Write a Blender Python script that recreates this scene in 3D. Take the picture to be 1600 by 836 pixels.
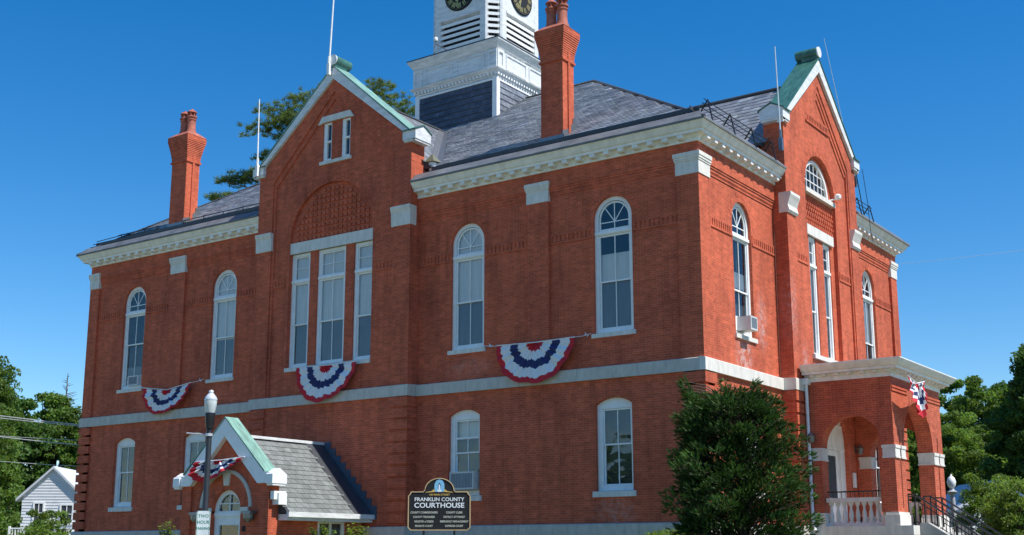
import bpy, bmesh, math, random
import numpy as np
from mathutils import Vector, Matrix
from mathutils.geometry import tessellate_polygon
random.seed(7)
for o in list(bpy.data.objects): bpy.data.objects.remove(o)
SC = bpy.context.scene
COL = SC.collection
PI = math.pi
# ------------------------------------------------------------------ camera
cd = bpy.data.cameras.new('camera'); cam = bpy.data.objects.new('camera', cd); COL.objects.link(cam)
CP = Vector((15.223, -30.881, -0.825)); YAW, PITCH = 2.186122, 0.205670
fw = Vector((math.cos(PITCH)*math.cos(YAW), math.cos(PITCH)*math.sin(YAW), math.sin(PITCH)))
rt = Vector((math.sin(YAW), -math.cos(YAW), 0)); upv = rt.cross(fw)
cam.matrix_world = Matrix(((rt.x, upv.x, -fw.x, CP.x), (rt.y, upv.y, -fw.y, CP.y), (rt.z, upv.z, -fw.z, CP.z), (0, 0, 0, 1)))
cd.sensor_width = 36; cd.lens = 36*1915.5/1600; cd.shift_y = 0.029; cd.clip_start = .1; cd.clip_end = 6000
SC.camera = cam
# ------------------------------------------------------------------ light
SUN_EL, SUN_AZ = math.radians(56), math.radians(5)      # azimuth measured from +X towards +Y
w = bpy.data.worlds.new('World'); SC.world = w; w.use_nodes = True
nt = w.node_tree; bg = nt.nodes['Background']; sky = nt.nodes.new('ShaderNodeTexSky')
sky.sky_type = 'NISHITA'; sky.sun_disc = False; sky.sun_elevation = SUN_EL; sky.sun_rotation = math.pi/2 - SUN_AZ
sky.altitude = 150; sky.air_density = 1.0; sky.dust_density = 0.05; sky.ozone_density = 3.5
hsv = nt.nodes.new('ShaderNodeHueSaturation'); hsv.inputs['Saturation'].default_value = 1.40; hsv.inputs['Hue'].default_value = .502
nt.links.new(sky.outputs[0], hsv.inputs['Color']); nt.links.new(hsv.outputs[0], bg.inputs[0]); bg.inputs[1].default_value = 0.107
sl = bpy.data.lights.new('sun', 'SUN'); sl.energy = 4.1; sl.angle = math.radians(.5); sl.color = (1, .96, .9)
so = bpy.data.objects.new('sun', sl); COL.objects.link(so)
sd = Vector((math.cos(SUN_EL)*math.cos(SUN_AZ), math.cos(SUN_EL)*math.sin(SUN_AZ), math.sin(SUN_EL)))
so.rotation_euler = sd.to_track_quat('Z', 'Y').to_euler(); so.location = (30, 10, 60)
SC.view_settings.view_transform = 'Standard'; SC.view_settings.look = 'None'
SC.view_settings.exposure = 0.55; SC.view_settings.gamma = 1
SC.render.engine = 'CYCLES'
SC.cycles.max_bounces = 6; SC.cycles.transparent_max_bounces = 12
# ------------------------------------------------------------------ materials
class NT:
    def __init__(s, name):
        s.m = bpy.data.materials.new(name); s.m.use_nodes = True; s.t = s.m.node_tree
        s.b = s.t.nodes['Principled BSDF']
    def n(s, typ, **kw):
        x = s.t.nodes.new(typ)
        for k, v in kw.items():
            if isinstance(k, str) and hasattr(x, k): setattr(x, k, v)
        return x
    def l(s, a, b): s.t.links.new(a, b)
    def mul(s, col_a, col_b, fac=1.0, mode='MULTIPLY'):
        x = s.n('ShaderNodeMix', data_type='RGBA', blend_type=mode); x.inputs[0].default_value = fac
        for i, c in ((6, col_a), (7, col_b)):
            if hasattr(c, 'links'): s.l(c, x.inputs[i])
            else: x.inputs[i].default_value = (*c, 1)
        return x.outputs[2]
    def ramp(s, fac, stops):
        x = s.n('ShaderNodeValToRGB'); cr = x.color_ramp
        while len(cr.elements) < len(stops): cr.elements.new(.5)
        for e, (p, c) in zip(cr.elements, stops): e.position = p; e.color = (*c, 1) if len(c) == 3 else c
        s.l(fac, x.inputs[0]); return x.outputs[0]
    def noise(s, vec, scale, detail=4, rough=.6):
        x = s.n('ShaderNodeTexNoise'); x.inputs['Scale'].default_value = scale; x.inputs['Detail'].default_value = detail; x.inputs['Roughness'].default_value = rough
        if vec is not None: s.l(vec, x.inputs[0])
        return x.outputs[0]
    def bump(s, h, strength, dist):
        x = s.n('ShaderNodeBump'); x.inputs['Strength'].default_value = strength; x.inputs['Distance'].default_value = dist
        s.l(h, x.inputs['Height']); s.l(x.outputs[0], s.b.inputs['Normal'])
def g3(v): return (v, v, v)
def simple(name, c, rough=.6, metal=0, var=.15, scale=3, bump=0, attr=False, stretch=None):
    m = NT(name); geo = m.n('ShaderNodeNewGeometry'); v = geo.outputs['Position']
    if stretch:
        mp = m.n('ShaderNodeMapping'); mp.inputs['Scale'].default_value = stretch; m.l(v, mp.inputs[0]); v = mp.outputs[0]
    f = m.noise(v, scale, 6)
    col = m.mul(c, m.ramp(f, [(.3, g3(1-var)), (.7, g3(1+var*.6))]))
    if attr:
        a = m.n('ShaderNodeAttribute'); a.attribute_name = 'tone'; col = m.mul(col, a.outputs['Color'])
    m.l(col, m.b.inputs['Base Color']); m.b.inputs['Roughness'].default_value = rough; m.b.inputs['Metallic'].default_value = metal
    if bump: m.bump(f, .6, bump)
    return m.m
def uvec(m):
    geo = m.n('ShaderNodeNewGeometry'); p = m.n('ShaderNodeSeparateXYZ'); m.l(geo.outputs['Position'], p.inputs[0])
    n = m.n('ShaderNodeSeparateXYZ'); m.l(geo.outputs['True Normal'], n.inputs[0])
    def mth(op, a, b=None):
        x = m.n('ShaderNodeMath', operation=op)
        for i, q in enumerate((a, b)):
            if q is None: continue
            if hasattr(q, 'links'): m.l(q, x.inputs[i])
            else: x.inputs[i].default_value = q
        return x.outputs[0]
    ax, ay, az = (mth('ABSOLUTE', n.outputs[i]) for i in range(3))
    sel = mth('GREATER_THAN', ax, ay)
    mx = m.n('ShaderNodeMix'); m.l(sel, mx.inputs[0]); m.l(p.outputs[0], mx.inputs[2]); m.l(p.outputs[1], mx.inputs[3])
    top = mth('GREATER_THAN', az, .8)
    my = m.n('ShaderNodeMix'); m.l(top, my.inputs[0]); m.l(p.outputs[2], my.inputs[2]); m.l(p.outputs[1], my.inputs[3])
    c = m.n('ShaderNodeCombineXYZ'); m.l(mx.outputs[0], c.inputs[0]); m.l(my.outputs[0], c.inputs[1])
    return c.outputs[0], geo.outputs['Position'], mth
def brick_mat(name, c1, c2, mortar, stains=True):
    m = NT(name); uv, pos, mth = uvec(m)
    b = m.n('ShaderNodeTexBrick'); m.l(uv, b.inputs[0])
    b.inputs['Color1'].default_value = (*c1, 1); b.inputs['Color2'].default_value = (*c2, 1); b.inputs['Mortar'].default_value = (*mortar, 1)
    b.inputs['Scale'].default_value = 1; b.inputs['Mortar Size'].default_value = .0075; b.inputs['Mortar Smooth'].default_value = .2
    b.inputs['Brick Width'].default_value = .213; b.inputs['Row Height'].default_value = .0705; b.inputs['Bias'].default_value = .0
    mp = m.n('ShaderNodeMapping'); m.l(uv, mp.inputs[0]); mp.inputs['Scale'].default_value = (4.7, 14.2, 1)
    v = m.n('ShaderNodeTexWhiteNoise', noise_dimensions='2D')
    fl = m.n('ShaderNodeVectorMath', operation='FLOOR'); m.l(mp.outputs[0], fl.inputs[0]); m.l(fl.outputs[0], v.inputs[0])
    col = m.mul(b.outputs[0], m.ramp(v.outputs[0], [(0, g3(.86)), (.5, g3(1)), (.93, g3(1.08)), (1, g3(1.18))]))
    f = m.noise(pos, .45, 5, .65)
    col = m.mul(col, m.ramp(f, [(.3, (.78, .76, .80)), (.52, (1, 1, 1)), (.75, (1.12, 1.08, 1.04))]))
    f2 = m.noise(pos, 3.2, 4, .7)
    col = m.mul(col, m.ramp(f2, [(.25, g3(.84)), (.75, g3(1.12))]))
    mp3 = m.n('ShaderNodeMapping'); mp3.inputs['Scale'].default_value = (2.5, 2.5, .25); m.l(pos, mp3.inputs[0])
    f3 = m.noise(mp3.outputs[0], 1.4, 4, .6)
    col = m.mul(col, m.ramp(f3, [(.28, g3(.76)), (.5, g3(1.0)), (.72, (1.08, 1.08, 1.1))]))
    if stains:
        wn = m.noise(pos, 6, 5, .75)
        for (x, y, z, rx, rz, k) in ((-.05, 2.9, 4.95, .75, .75, .55), (-.05, 4.3, 6.2, .5, 1.1, .38), (.4, 6.7, 5.2, .5, .8, .3), (-3, 0, .35, .9, .55, .22), (-12.9, 4.2, 3.0, 1.2, .9, 0), (-8.4, 0, 5.0, 1.2, .4, .14), (.4, 5.6, 6.8, .5, 1.5, .25)):
            if k == 0: continue
            mq = m.n('ShaderNodeMapping'); mq.vector_type = 'POINT'; mq.inputs['Location'].default_value = (-x/rx, -y/rx, -z/rz); mq.inputs['Scale'].default_value = (1/rx, 1/rx, 1/rz)
            m.l(pos, mq.inputs[0]); ln = m.n('ShaderNodeVectorMath', operation='LENGTH'); m.l(mq.outputs[0], ln.inputs[0])
            inv = mth('SUBTRACT', 1.0, ln.outputs['Value']); inv = mth('MAXIMUM', inv, 0.0)
            wq = mth('MULTIPLY', inv, mth('MULTIPLY', mth('MAXIMUM', mth('SUBTRACT', wn, .42), 0.0), 9*k)); wq = mth('MINIMUM', wq, .65)
            mxx = m.n('ShaderNodeMix', data_type='RGBA'); m.l(wq, mxx.inputs[0]); m.l(col, mxx.inputs[6]); mxx.inputs[7].default_value = (.62, .50, .47, 1); col = mxx.outputs[2]
    m.l(col, m.b.inputs['Base Color']); m.b.inputs['Roughness'].default_value = .82; m.b.inputs['Specular IOR Level'].default_value = .25
    m.bump(b.outputs['Fac'], -.5, .006)
    return m.m
BRICK = brick_mat('red_brick', (.60, .114, .048), (.50, .094, .040), (.53, .18, .115))
BRICKP = brick_mat('porch_brick', (.57, .112, .046), (.48, .092, .040), (.52, .20, .14), False)
WHITE = simple('white_paint', (.86, .86, .84), .45, var=.08, scale=4)
CREAM = simple('cream_paint', (.86, .84, .80), .55, var=.16, scale=3, stretch=(1.5, 1.5, .6))
OLDWHITE = simple('weathered_white_paint', (.74, .75, .74), .55, var=.22, scale=2.5, stretch=(1, 1, 4))
STONE = simple('granite', (.55, .51, .45), .75, var=.17, scale=5, bump=.01, stretch=(1.5, 1.5, .6))
STONEL = simple('pale_stone', (.73, .69, .62), .7, var=.17, scale=4, bump=.01, stretch=(1.6, 1.6, .5))
TERRA = simple('terracotta', (.44, .13, .08), .75, var=.4, scale=5)
COPPER_SHEEN = simple('green_copper_sheen', (.20, .37, .31), .5, var=.45, scale=2.0, stretch=(1, 4, .8))  # paler copy of the copper below, grazing light painted into the colour
COPPERD = simple('green_copper_no_sheen', (.05, .15, .115), .4, var=.5, scale=2.0, stretch=(4, 1, .8))  # the same copper without the painted grazing light
DARKM = simple('dark_membrane', (.055, .060, .068), .5, var=.3, scale=1.5)
METALD = simple('black_metal', (.02, .02, .022), .35, .3)
METALG = simple('grey_metal', (.25, .26, .27), .35, .7)
DARK = simple('dark_interior', (.03, .03, .035), .8)
BLIND = simple('window_blind', (.95, .89, .80), .7, var=.10, scale=1, stretch=(14, 14, 1))
BLINDG = simple('grey_window_screen', (.21, .205, .19), .7, var=.12, scale=1, stretch=(10, 10, 1))
BLINDD = simple('dark_curtain', (.045, .055, .065), .8, var=.4, scale=1.0, stretch=(9, 9, 1))
GOLD = simple('gold_leaf', (.75, .56, .20), .35, .6)
BLACK = simple('black_paint', (.007, .007, .008), .7)
RED = simple('red_cloth', (.55, .015, .03), .8, var=.12)
BLUE = simple('navy_cloth', (.018, .028, .12), .8, var=.12)
CLOTH = simple('white_cloth', (.74, .74, .76), .8, var=.06)
def slate_mat():
    m = NT('slate'); geo = m.n('ShaderNodeNewGeometry'); pos = geo.outputs['Position']
    a = m.n('ShaderNodeAttribute'); a.attribute_name = 'tone'
    mp = m.n('ShaderNodeMapping'); mp.inputs['Scale'].default_value = (.9, .9, 7); m.l(pos, mp.inputs[0])
    f = m.noise(mp.outputs[0], 1.5, 6, .75)
    col = m.mul((.212, .224, .236), m.ramp(f, [(.3, g3(.7)), (.52, g3(1.0)), (.60, g3(1.3)), (.66, g3(2.3)), (.78, g3(2.9))]))
    col = m.mul(col, a.outputs['Color'])
    col = m.mul(col, m.ramp(m.noise(pos, .5, 4), [(.35, (.82, .84, .88)), (.65, (1.15, 1.13, 1.1))]))
    m.l(col, m.b.inputs['Base Color']); m.b.inputs['Roughness'].default_value = .42
    m.bump(m.noise(pos, 20, 3), .4, .006)
    return m.m
SLATE = slate_mat()
SLATEG = simple('grey_green_slate', (.19, .205, .20), .6, var=.25, scale=4, bump=.01, attr=True)
def glass_mat(name, tint):
    m = NT(name); t = m.t; t.nodes.remove(m.b); out = [x for x in t.nodes if x.type == 'OUTPUT_MATERIAL'][0]
    tr = m.n('ShaderNodeBsdfTransparent'); tr.inputs[0].default_value = (*tint, 1); gl = m.n('ShaderNodeBsdfGlossy'); gl.inputs['Roughness'].default_value = .02
    nz = m.noise(None, 1, 2); geo = m.n('ShaderNodeNewGeometry'); nz = m.noise(geo.outputs['Position'], .9, 2)
    bp = m.n('ShaderNodeBump'); bp.inputs['Strength'].default_value = .25; bp.inputs['Distance'].default_value = .05; m.l(nz, bp.inputs['Height']); m.l(bp.outputs[0], gl.inputs['Normal'])
    fr = m.n('ShaderNodeLayerWeight'); fr.inputs[0].default_value = .28
    mth = m.n('ShaderNodeMath', operation='MULTIPLY_ADD'); mth.inputs[1].default_value = .8; mth.inputs[2].default_value = .09; m.l(fr.outputs['Fresnel'], mth.inputs[0])
    mx = m.n('ShaderNodeMixShader'); m.l(mth.outputs[0], mx.inputs[0]); m.l(tr.outputs[0], mx.inputs[1]); m.l(gl.outputs[0], mx.inputs[2]); m.l(mx.outputs[0], out.inputs[0])
    return m.m
GLASS = glass_mat('window_glass', (.88, .91, .93))
def leaf_mat(name, c, tl=.35):
    m = NT(name); t = m.t; out = [x for x in t.nodes if x.type == 'OUTPUT_MATERIAL'][0]
    a = m.n('ShaderNodeAttribute'); a.attribute_name = 'tone'; col = m.mul(c, a.outputs['Color'])
    m.l(col, m.b.inputs['Base Color']); m.b.inputs['Roughness'].default_value = .55; m.b.inputs['Specular IOR Level'].default_value = .3
    tr = m.n('ShaderNodeBsdfTranslucent'); c2 = m.mul(col, (1.3, 1.25, .5)); m.l(c2, tr.inputs[0])
    mx = m.n('ShaderNodeMixShader'); mx.inputs[0].default_value = tl; m.l(m.b.outputs[0], mx.inputs[1]); m.l(tr.outputs[0], mx.inputs[2]); m.l(mx.outputs[0], out.inputs[0])
    return m.m
LEAF = leaf_mat('broad_leaf', (.125, .215, .050), .5); LEAFL = leaf_mat('light_leaf', (.15, .245, .06), .5); LEAFD = leaf_mat('dark_leaf', (.075, .150, .036), .42)
NEEDLE = leaf_mat('pine_needles', (.14, .20, .075), .4); YEW = leaf_mat('conifer_spray', (.045, .105, .026), .25)
BARK = simple('bark', (.12, .09, .065), .9, var=.4, scale=6, bump=.02)
GRASS = simple('lawn', (.12, .135, .06), .9, var=.4, scale=3, bump=.03)
ASPH = simple('asphalt', (.11, .11, .11), .85, var=.2, scale=12, bump=.005)
CONC = simple('concrete', (.42, .41, .38), .8, var=.15, scale=5)
CLAP = simple('white_clapboard', (.70, .71, .72), .6, var=.08)
# ------------------------------------------------------------------ mesh helpers
def frame(ox=0, oy=0, th=0, oz=0):
    c, s = math.cos(th), math.sin(th)
    return lambda u, d, z: (ox+u*c-d*s, oy+u*s+d*c, oz+z)
FA = frame(); FB = frame(th=PI/2)
def arc(cu, cz, r, a0, a1, n, ru=None):
    ru = ru or r
    return [(cu+ru*math.cos(math.radians(a0+(a1-a0)*i/n)), cz+r*math.sin(math.radians(a0+(a1-a0)*i/n))) for i in range(n+1)]
class M:
    def __init__(s, T=FA): s.T = T; s.v = []; s.f = []; s.mi = []; s.c = 0
    def add(s, vs, fs, mi=0):
        b = len(s.v); s.v += [s.T(*q) for q in vs]; s.f += [tuple(b+i for i in f) for f in fs]; s.mi += [mi]*len(fs); return s
    def box(s, u0, u1, d0, d1, z0, z1, mi=0):
        vs = [(u, d, z) for z in (z0, z1) for d in (d0, d1) for u in (u0, u1)]
        return s.add(vs, [(0, 2, 3, 1), (4, 5, 7, 6), (0, 1, 5, 4), (1, 3, 7, 5), (3, 2, 6, 7), (2, 0, 4, 6)], mi)
    def prism(s, poly, d0, d1, mi=0):
        n = len(poly); vs = [(u, d0, z) for u, z in poly]+[(u, d1, z) for u, z in poly]
        return s.add(vs, [tuple(range(n)), tuple(range(2*n-1, n-1, -1))]+[(i, i+n, (i+1) % n+n, (i+1) % n) for i in range(n)], mi)
    def xprism(s, poly, u0, u1, mi=0):            # poly in (d, z) extruded along u
        n = len(poly); vs = [(u0, d, z) for d, z in poly]+[(u1, d, z) for d, z in poly]
        return s.add(vs, [tuple(range(n)), tuple(range(2*n-1, n-1, -1))]+[(i, i+n, (i+1) % n+n, (i+1) % n) for i in range(n)], mi)
    def panel(s, outer, holes, d0, d1, mi=0, back=False):
        loops = [outer]+holes; pts = [p for l in loops for p in l]
        tris = tessellate_polygon([[Vector((u, z, 0)) for u, z in l] for l in loops])
        fs = []
        for t in tris:
            a, b, c = (pts[i] for i in t)
            cr = (b[0]-a[0])*(c[1]-a[1])-(b[1]-a[1])*(c[0]-a[0])
            if abs(cr) < 1e-9: continue
            fs.append(tuple(t) if cr > 0 else tuple(reversed(t)))
        s.add([(u, d0, z) for u, z in pts], fs, mi)
        if back: s.add([(u, d1, z) for u, z in pts], [tuple(reversed(f)) for f in fs], mi)
        for l in loops:
            n = len(l); s.add([(u, d0, z) for u, z in l]+[(u, d1, z) for u, z in l], [(i, i+n, (i+1) % n+n, (i+1) % n) for i in range(n)], mi)
        return s
    def tube(s, pts, r, n=8, mi=0, r1=None):
        P = [Vector(s.T(*p)) for p in pts]; b = len(s.v); k = len(P)
        for i, p in enumerate(P):
            t = (P[min(i+1, k-1)]-P[max(i-1, 0)]).normalized(); a = t.cross(Vector((0, 0, 1)))
            if a.length < .05: a = t.cross(Vector((1, 0, 0)))
            a.normalize(); c = t.cross(a); rr = r if r1 is None else r+(r1-r)*i/(k-1)
            s.v += [tuple(p+(a*math.cos(2*PI*j/n)+c*math.sin(2*PI*j/n))*rr) for j in range(n)]
        for i in range(k-1):
            for j in range(n): s.f.append((b+i*n+j, b+i*n+(j+1) % n, b+(i+1)*n+(j+1) % n, b+(i+1)*n+j)); s.mi.append(mi)
        s.f.append(tuple(b+j for j in reversed(range(n)))); s.f.append(tuple(b+(k-1)*n+j for j in range(n))); s.mi += [mi, mi]
        return s
    def lathe(s, prof, u, d, n=20, mi=0):
        b = len(s.v); k = len(prof)
        for r, z in prof: s.v += [s.T(u+r*math.cos(2*PI*j/n), d+r*math.sin(2*PI*j/n), z) for j in range(n)]
        for i in range(k-1):
            for j in range(n): s.f.append((b+i*n+j, b+i*n+(j+1) % n, b+(i+1)*n+(j+1) % n, b+(i+1)*n+j)); s.mi.append(mi)
        s.f.append(tuple(b+j for j in reversed(range(n)))); s.f.append(tuple(b+(k-1)*n+j for j in range(n))); s.mi += [mi, mi]
        return s
    def sweep(s, path, prof, closed=False, mi=0):  # path in xy, outward on the right; prof (out, z)
        k = len(path); P = [Vector(p) for p in path]; off = []
        for i in range(k):
            d0 = (P[i]-P[i-1]).normalized() if (i > 0 or closed) else None
            d1 = (P[(i+1) % k]-P[i]).normalized() if (i < k-1 or closed) else None
            n0 = Vector((d0.y, -d0.x)) if d0 else None; n1 = Vector((d1.y, -d1.x)) if d1 else None
            if n0 is None: m = n1
            elif n1 is None: m = n0
            else: m = (n0+n1); m = m/m.length; m = m/m.dot(n0)
            off.append(m)
        b = len(s.v); q = len(prof)
        for i in range(k): s.v += [s.T(P[i].x+off[i].x*o, P[i].y+off[i].y*o, z) for o, z in prof]
        for i in range(k if closed else k-1):
            for j in range(q): a0 = b+i*q; a1 = b+((i+1) % k)*q; s.f.append((a0+j, a1+j, a1+(j+1) % q, a0+(j+1) % q)); s.mi.append(mi)
        if not closed: s.f.append(tuple(b+j for j in range(q))); s.f.append(tuple(b+(k-1)*q+j for j in reversed(range(q)))); s.mi += [mi, mi]
        return s
    def build(s, name, mats, parent=None, smooth=False, recalc=True):
        me = bpy.data.meshes.new(name); me.from_pydata(s.v, [], s.f)
        for m in (mats if isinstance(mats, (list, tuple)) else [mats]): me.materials.append(m)
        if any(s.mi): me.polygons.foreach_set('material_index', s.mi)
        if recalc:
            bm = bmesh.new(); bm.from_mesh(me); bmesh.ops.recalc_face_normals(bm, faces=bm.faces); bm.to_mesh(me); bm.free()
        if smooth:
            me.polygons.foreach_set('use_smooth', [True]*len(me.polygons)); 
            try: me.set_sharp_from_angle(angle=math.radians(40))
            except Exception: pass
        me.update(); o = bpy.data.objects.new(name, me); COL.objects.link(o)
        if parent is not None: o.parent = parent
        return o
def tag(o, label=None, cat=None, group=None, kind=None):
    for k, v in (('label', label), ('category', cat), ('group', group), ('kind', kind)):
        if v: o[k] = v
    return o
def root(name, loc, label, cat, group=None, rz=0):
    o = bpy.data.objects.new(name, None); COL.objects.link(o); o.location = loc; o.rotation_euler = (0, 0, rz); o.empty_display_size = .3
    return tag(o, label, cat, group)
def text(name, body, size, T4, m, parent, ext=.004, bold=0.0, align='CENTER', sx=1.0):
    cu = bpy.data.curves.new('text_curve', 'FONT'); cu.body = body; cu.size = size; cu.align_x = align; cu.align_y = 'CENTER'; cu.extrude = ext; cu.offset = bold; cu.resolution_u = 3
    ob = bpy.data.objects.new('text_tmp', cu); COL.objects.link(ob); bpy.context.view_layer.update()
    me = bpy.data.meshes.new_from_object(ob.evaluated_get(bpy.context.evaluated_depsgraph_get())); bpy.data.objects.remove(ob)
    me.transform(T4 @ Matrix.Diagonal((sx, 1, 1, 1))); me.materials.clear(); me.materials.append(m)
    o = bpy.data.objects.new(name, me); COL.objects.link(o); o.parent = parent; return o
def set_tone(me, per_face):                       # per_face: array (nfaces,3)
    ca = me.color_attributes.new('tone', 'FLOAT_COLOR', 'CORNER')
    tot = np.zeros(len(me.polygons), dtype=np.int32); me.polygons.foreach_get('loop_total', tot)
    c = np.repeat(np.asarray(per_face, dtype=np.float32), tot, axis=0); c = np.hstack([c, np.ones((len(c), 1), np.float32)])
    ca.data.foreach_set('color', c.ravel())
# ------------------------------------------------------------------ ground
def smooth(t): t = max(0, min(1, t)); return t*t*(3-2*t)
def gz(x, y):
    # lawn rises from the street (z -2.4) to the courthouse
    base = -2.42
    t = smooth((y+27.5)/22.0)
    top = -.92 if x > 0 else -.92-.45*smooth(-x/14)
    top += .62*math.exp(-(((x+.1)/1.5)**2+((y+1.9)/1.5)**2))
    if x > 6: top -= .3*smooth((x-6)/10)
    h = base+(top-base)*t
    if y > 20 or x < -32 or x > 22: h += 0
    return h
gx = sorted(set([-900, -400, -200, -110]+[-70+2*i for i in range(56)]+[60, 110, 200, 400, 900]))
gy = sorted(set([-600, -250, -120, -60, -40, -34]+[-30+1.5*i for i in range(60)]+[75, 110, 200, 400, 900, 2200]))
g = M(); nx, ny = len(gx), len(gy)
g.v = [(x, y, gz(x, y) if y < 60 else -1.0) for y in gy for x in gx]
g.f = [(j*nx+i, j*nx+i+1, (j+1)*nx+i+1, (j+1)*nx+i) for j in range(ny-1) for i in range(nx-1)]; g.mi = [0]*len(g.f)
tag(g.build('lawn', GRASS, smooth=True), kind='structure')
st = M(); st.box(-300, 300, -45, -33.5, -2.6, -2.5+.15); tag(st.build('street', ASPH), kind='structure')
st = M(); st.box(-300, 300, -33.5, -33.3, -2.6, -2.36); tag(st.build('kerb', STONE), kind='structure')
st = M(); st.box(-300, 300, -33.3, -29.0, -2.6, -2.38); tag(st.build('pavement', CONC), kind='structure')
# ------------------------------------------------------------------ COURTHOUSE
CH = root('courthouse', (0, 0, 0), 'large red brick courthouse with white cornice, slate hipped roof, gables and clock tower', 'courthouse')
L, W = 28.28, 17.57
ZB0, ZB1, ZF = 4.2, 4.57, 10.95
def rect(u0, u1, z0, z1): return [(u0, z0), (u1, z0), (u1, z1), (u0, z1)]
def arched(u0, u1, z0, zs, n=20):
    r = (u1-u0)/2; return [(u0, z0), (u1, z0)]+arc((u0+u1)/2, zs, r, 0, 180, n)
def segm(u0, u1, z0, zs, rise=.2, n=10):
    w_ = (u1-u0)/2; R_ = (w_*w_+rise*rise)/(2*rise); a = math.degrees(math.asin(w_/R_)); return [(u0, z0), (u1, z0)]+arc((u0+u1)/2, zs+rise-R_, R_, 90-a, 90+a, n)
HW = .675
def u_open(c): return arched(c-HW, c+HW, 5.6, 9.12)
def g_open(c, hw=.62): return segm(c-hw, c+hw, .93, 3.45, .2)
def bar(m, u0, u1, z0, z1, d0, d1): m.box(min(u0, u1), max(u0, u1), d0, d1, min(z0, z1), max(z0, z1))
def line_bar(m, a, b, wd, d0, d1):
    a = Vector(a); b = Vector(b); t = (b-a).normalized(); n = Vector((-t.y, t.x))*wd/2
    m.prism([tuple(a-n), tuple(b-n), tuple(b+n), tuple(a+n)], d0, d1)
def pane(T, poly, d, par):
    m = M(T); m.add([(u, d, z) for u, z in poly], [tuple(range(len(poly)))]); return m.build('pane', GLASS, par, recalc=False)
def blind(T, u0, u1, z0, z1, d, mat, par):
    m = M(T); m.box(u0, u1, d, d+.015, z0, z1); return m.build('blind', mat, par)
def sash(T, u0, u1, z0, z1, d, par, nv=1, nh=0, w_=.05, mt=WHITE, dd=.045):
    m = M(T); m.panel(rect(u0, u1, z0, z1), [rect(u0+w_, u1-w_, z0+w_, z1-w_)], d, d+dd, back=True); m.build('sash', mt, par)
    if nv or nh:
        m = M(T)
        for i in range(nv): x = u0+(u1-u0)*(i+1)/(nv+1); m.box(x-.014, x+.014, d+.008, d+dd-.008, z0+w_, z1-w_)
        for i in range(nh): z = z0+(z1-z0)*(i+1)/(nh+1); m.box(u0+w_, u1-w_, d+.011, d+dd-.011, z-.014, z+.014)
        m.build('muntin', mt, par)
    pane(T, rect(u0+w_, u1-w_, z0+w_, z1-w_), d+dd*.6, par)
def sill(T, u0, u1, z, d0, d1, par, h=.14, mat=STONEL):
    m = M(T); m.xprism([(d0, z-h), (d1, z-h), (d1, z+.02), (d0, z-.01)], u0, u1); return m.build('sill', mat, par)
def window_arched(T, c, dw, blinds, mid=7.18, tr=8.68, sillk=True, lower_screen=True, top_dark=False, open_z=None):
    # dw = depth of the wall face; frame sits .1 behind it
    d = dw+.10; u0, u1 = c-HW, c+HW; zs = 9.12; fw_ = .12
    out = arched(u0, u1, 5.6, zs); m = M(T)
    inn = [(u0+fw_, 5.72), (u1-fw_, 5.72), (u1-fw_, tr-.06), (u0+fw_, tr-.06)]
    top = arched(u0+fw_, u1-fw_, tr+.08, zs)
    m.panel(out, [inn, top], d, d+.12, back=True)
    m.box(u0+.01, u1-.01, d-.04, d+.0, tr-.035, tr+.06)
    wn = m.build('window', WHITE, CH)
    sill(T, u0-.08, u1+.08, 5.6, dw-.06, dw+.12, wn)
    # fanlight
    r = HW-fw_; m = M(T); hz = 9.02
    arcp = arc(c, zs, r-.02, 0, 180, 20); arci = arc(c, zs, r-.07, 180, 0, 20)
    m.panel([(c-r+.02, tr+.09), (c+r-.02, tr+.09)]+arcp, [[(c-r+.07, tr+.14), (c+r-.07, tr+.14)]+list(reversed(arci))], d+.04, d+.085, back=True)
    m.build('sash', WHITE, wn)
    m = M(T); line_bar(m, (c, tr+.13), (c, zs+r-.06), .03, d+.045, d+.07); m.box(c-r+.06, c+r-.06, d+.047, d+.068, hz-.015, hz+.015)
    for a in (48, 132): line_bar(m, (c, hz), (c+(r-.05)*math.cos(math.radians(a)), zs+(r-.05)*math.sin(math.radians(a))-.0), .028, d+.049, d+.066)
    m.build('muntin', WHITE, wn)
    pane(T, [(c-r+.06, tr+.13), (c+r-.06, tr+.13)]+arc(c, zs, r-.06, 0, 180, 16), d+.06, wn)
    sash(T, u0+fw_+.005, u1-fw_-.005, mid-.03, tr-.065, d+.03, wn, 1)
    sash(T, u0+fw_+.005, u1-fw_-.005, 5.725, mid+.03, d+.065, wn, 1)
    for (z0, z1, mt) in blinds: blind(T, u0+.12, u1-.12, z0, z1, d+.125, mt, wn)
    return wn
def window_ground(T, c, dw, blinds, hw=.62, z0=.93, zs=3.45, extra=False, mid=2.28):
    d = dw+.12; u0, u1 = c-hw, c+hw; fw_ = .13; m = M(T)
    m.panel(segm(u0, u1, z0, zs, .2), [rect(u0+fw_+.05, u1-fw_+.04, z0+.16, zs-.12)], d, d+.12, back=True)
    wn = m.build('window', WHITE, CH); sill(T, u0-.1, u1+.1, z0, dw-.06, dw+.14, wn, .17)
    a0, a1 = u0+fw_+.055, u1-fw_+.035
    sash(T, a0, a1, mid-.02, zs-.125, d+.03, wn, 1, 0, .045)
    sash(T, a0, a1, z0+.165, mid+.03, d+.065, wn, 1, 0, .045)
    if extra: m = M(T); m.box(a0, a1, d+.02, d+.06, 2.72, 2.78); m.build('rail', WHITE, wn)
    for (b0, b1, mt) in blinds: blind(T, u0+.12, u1-.1, b0, b1, d+.2, mt, wn)
    return wn
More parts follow.
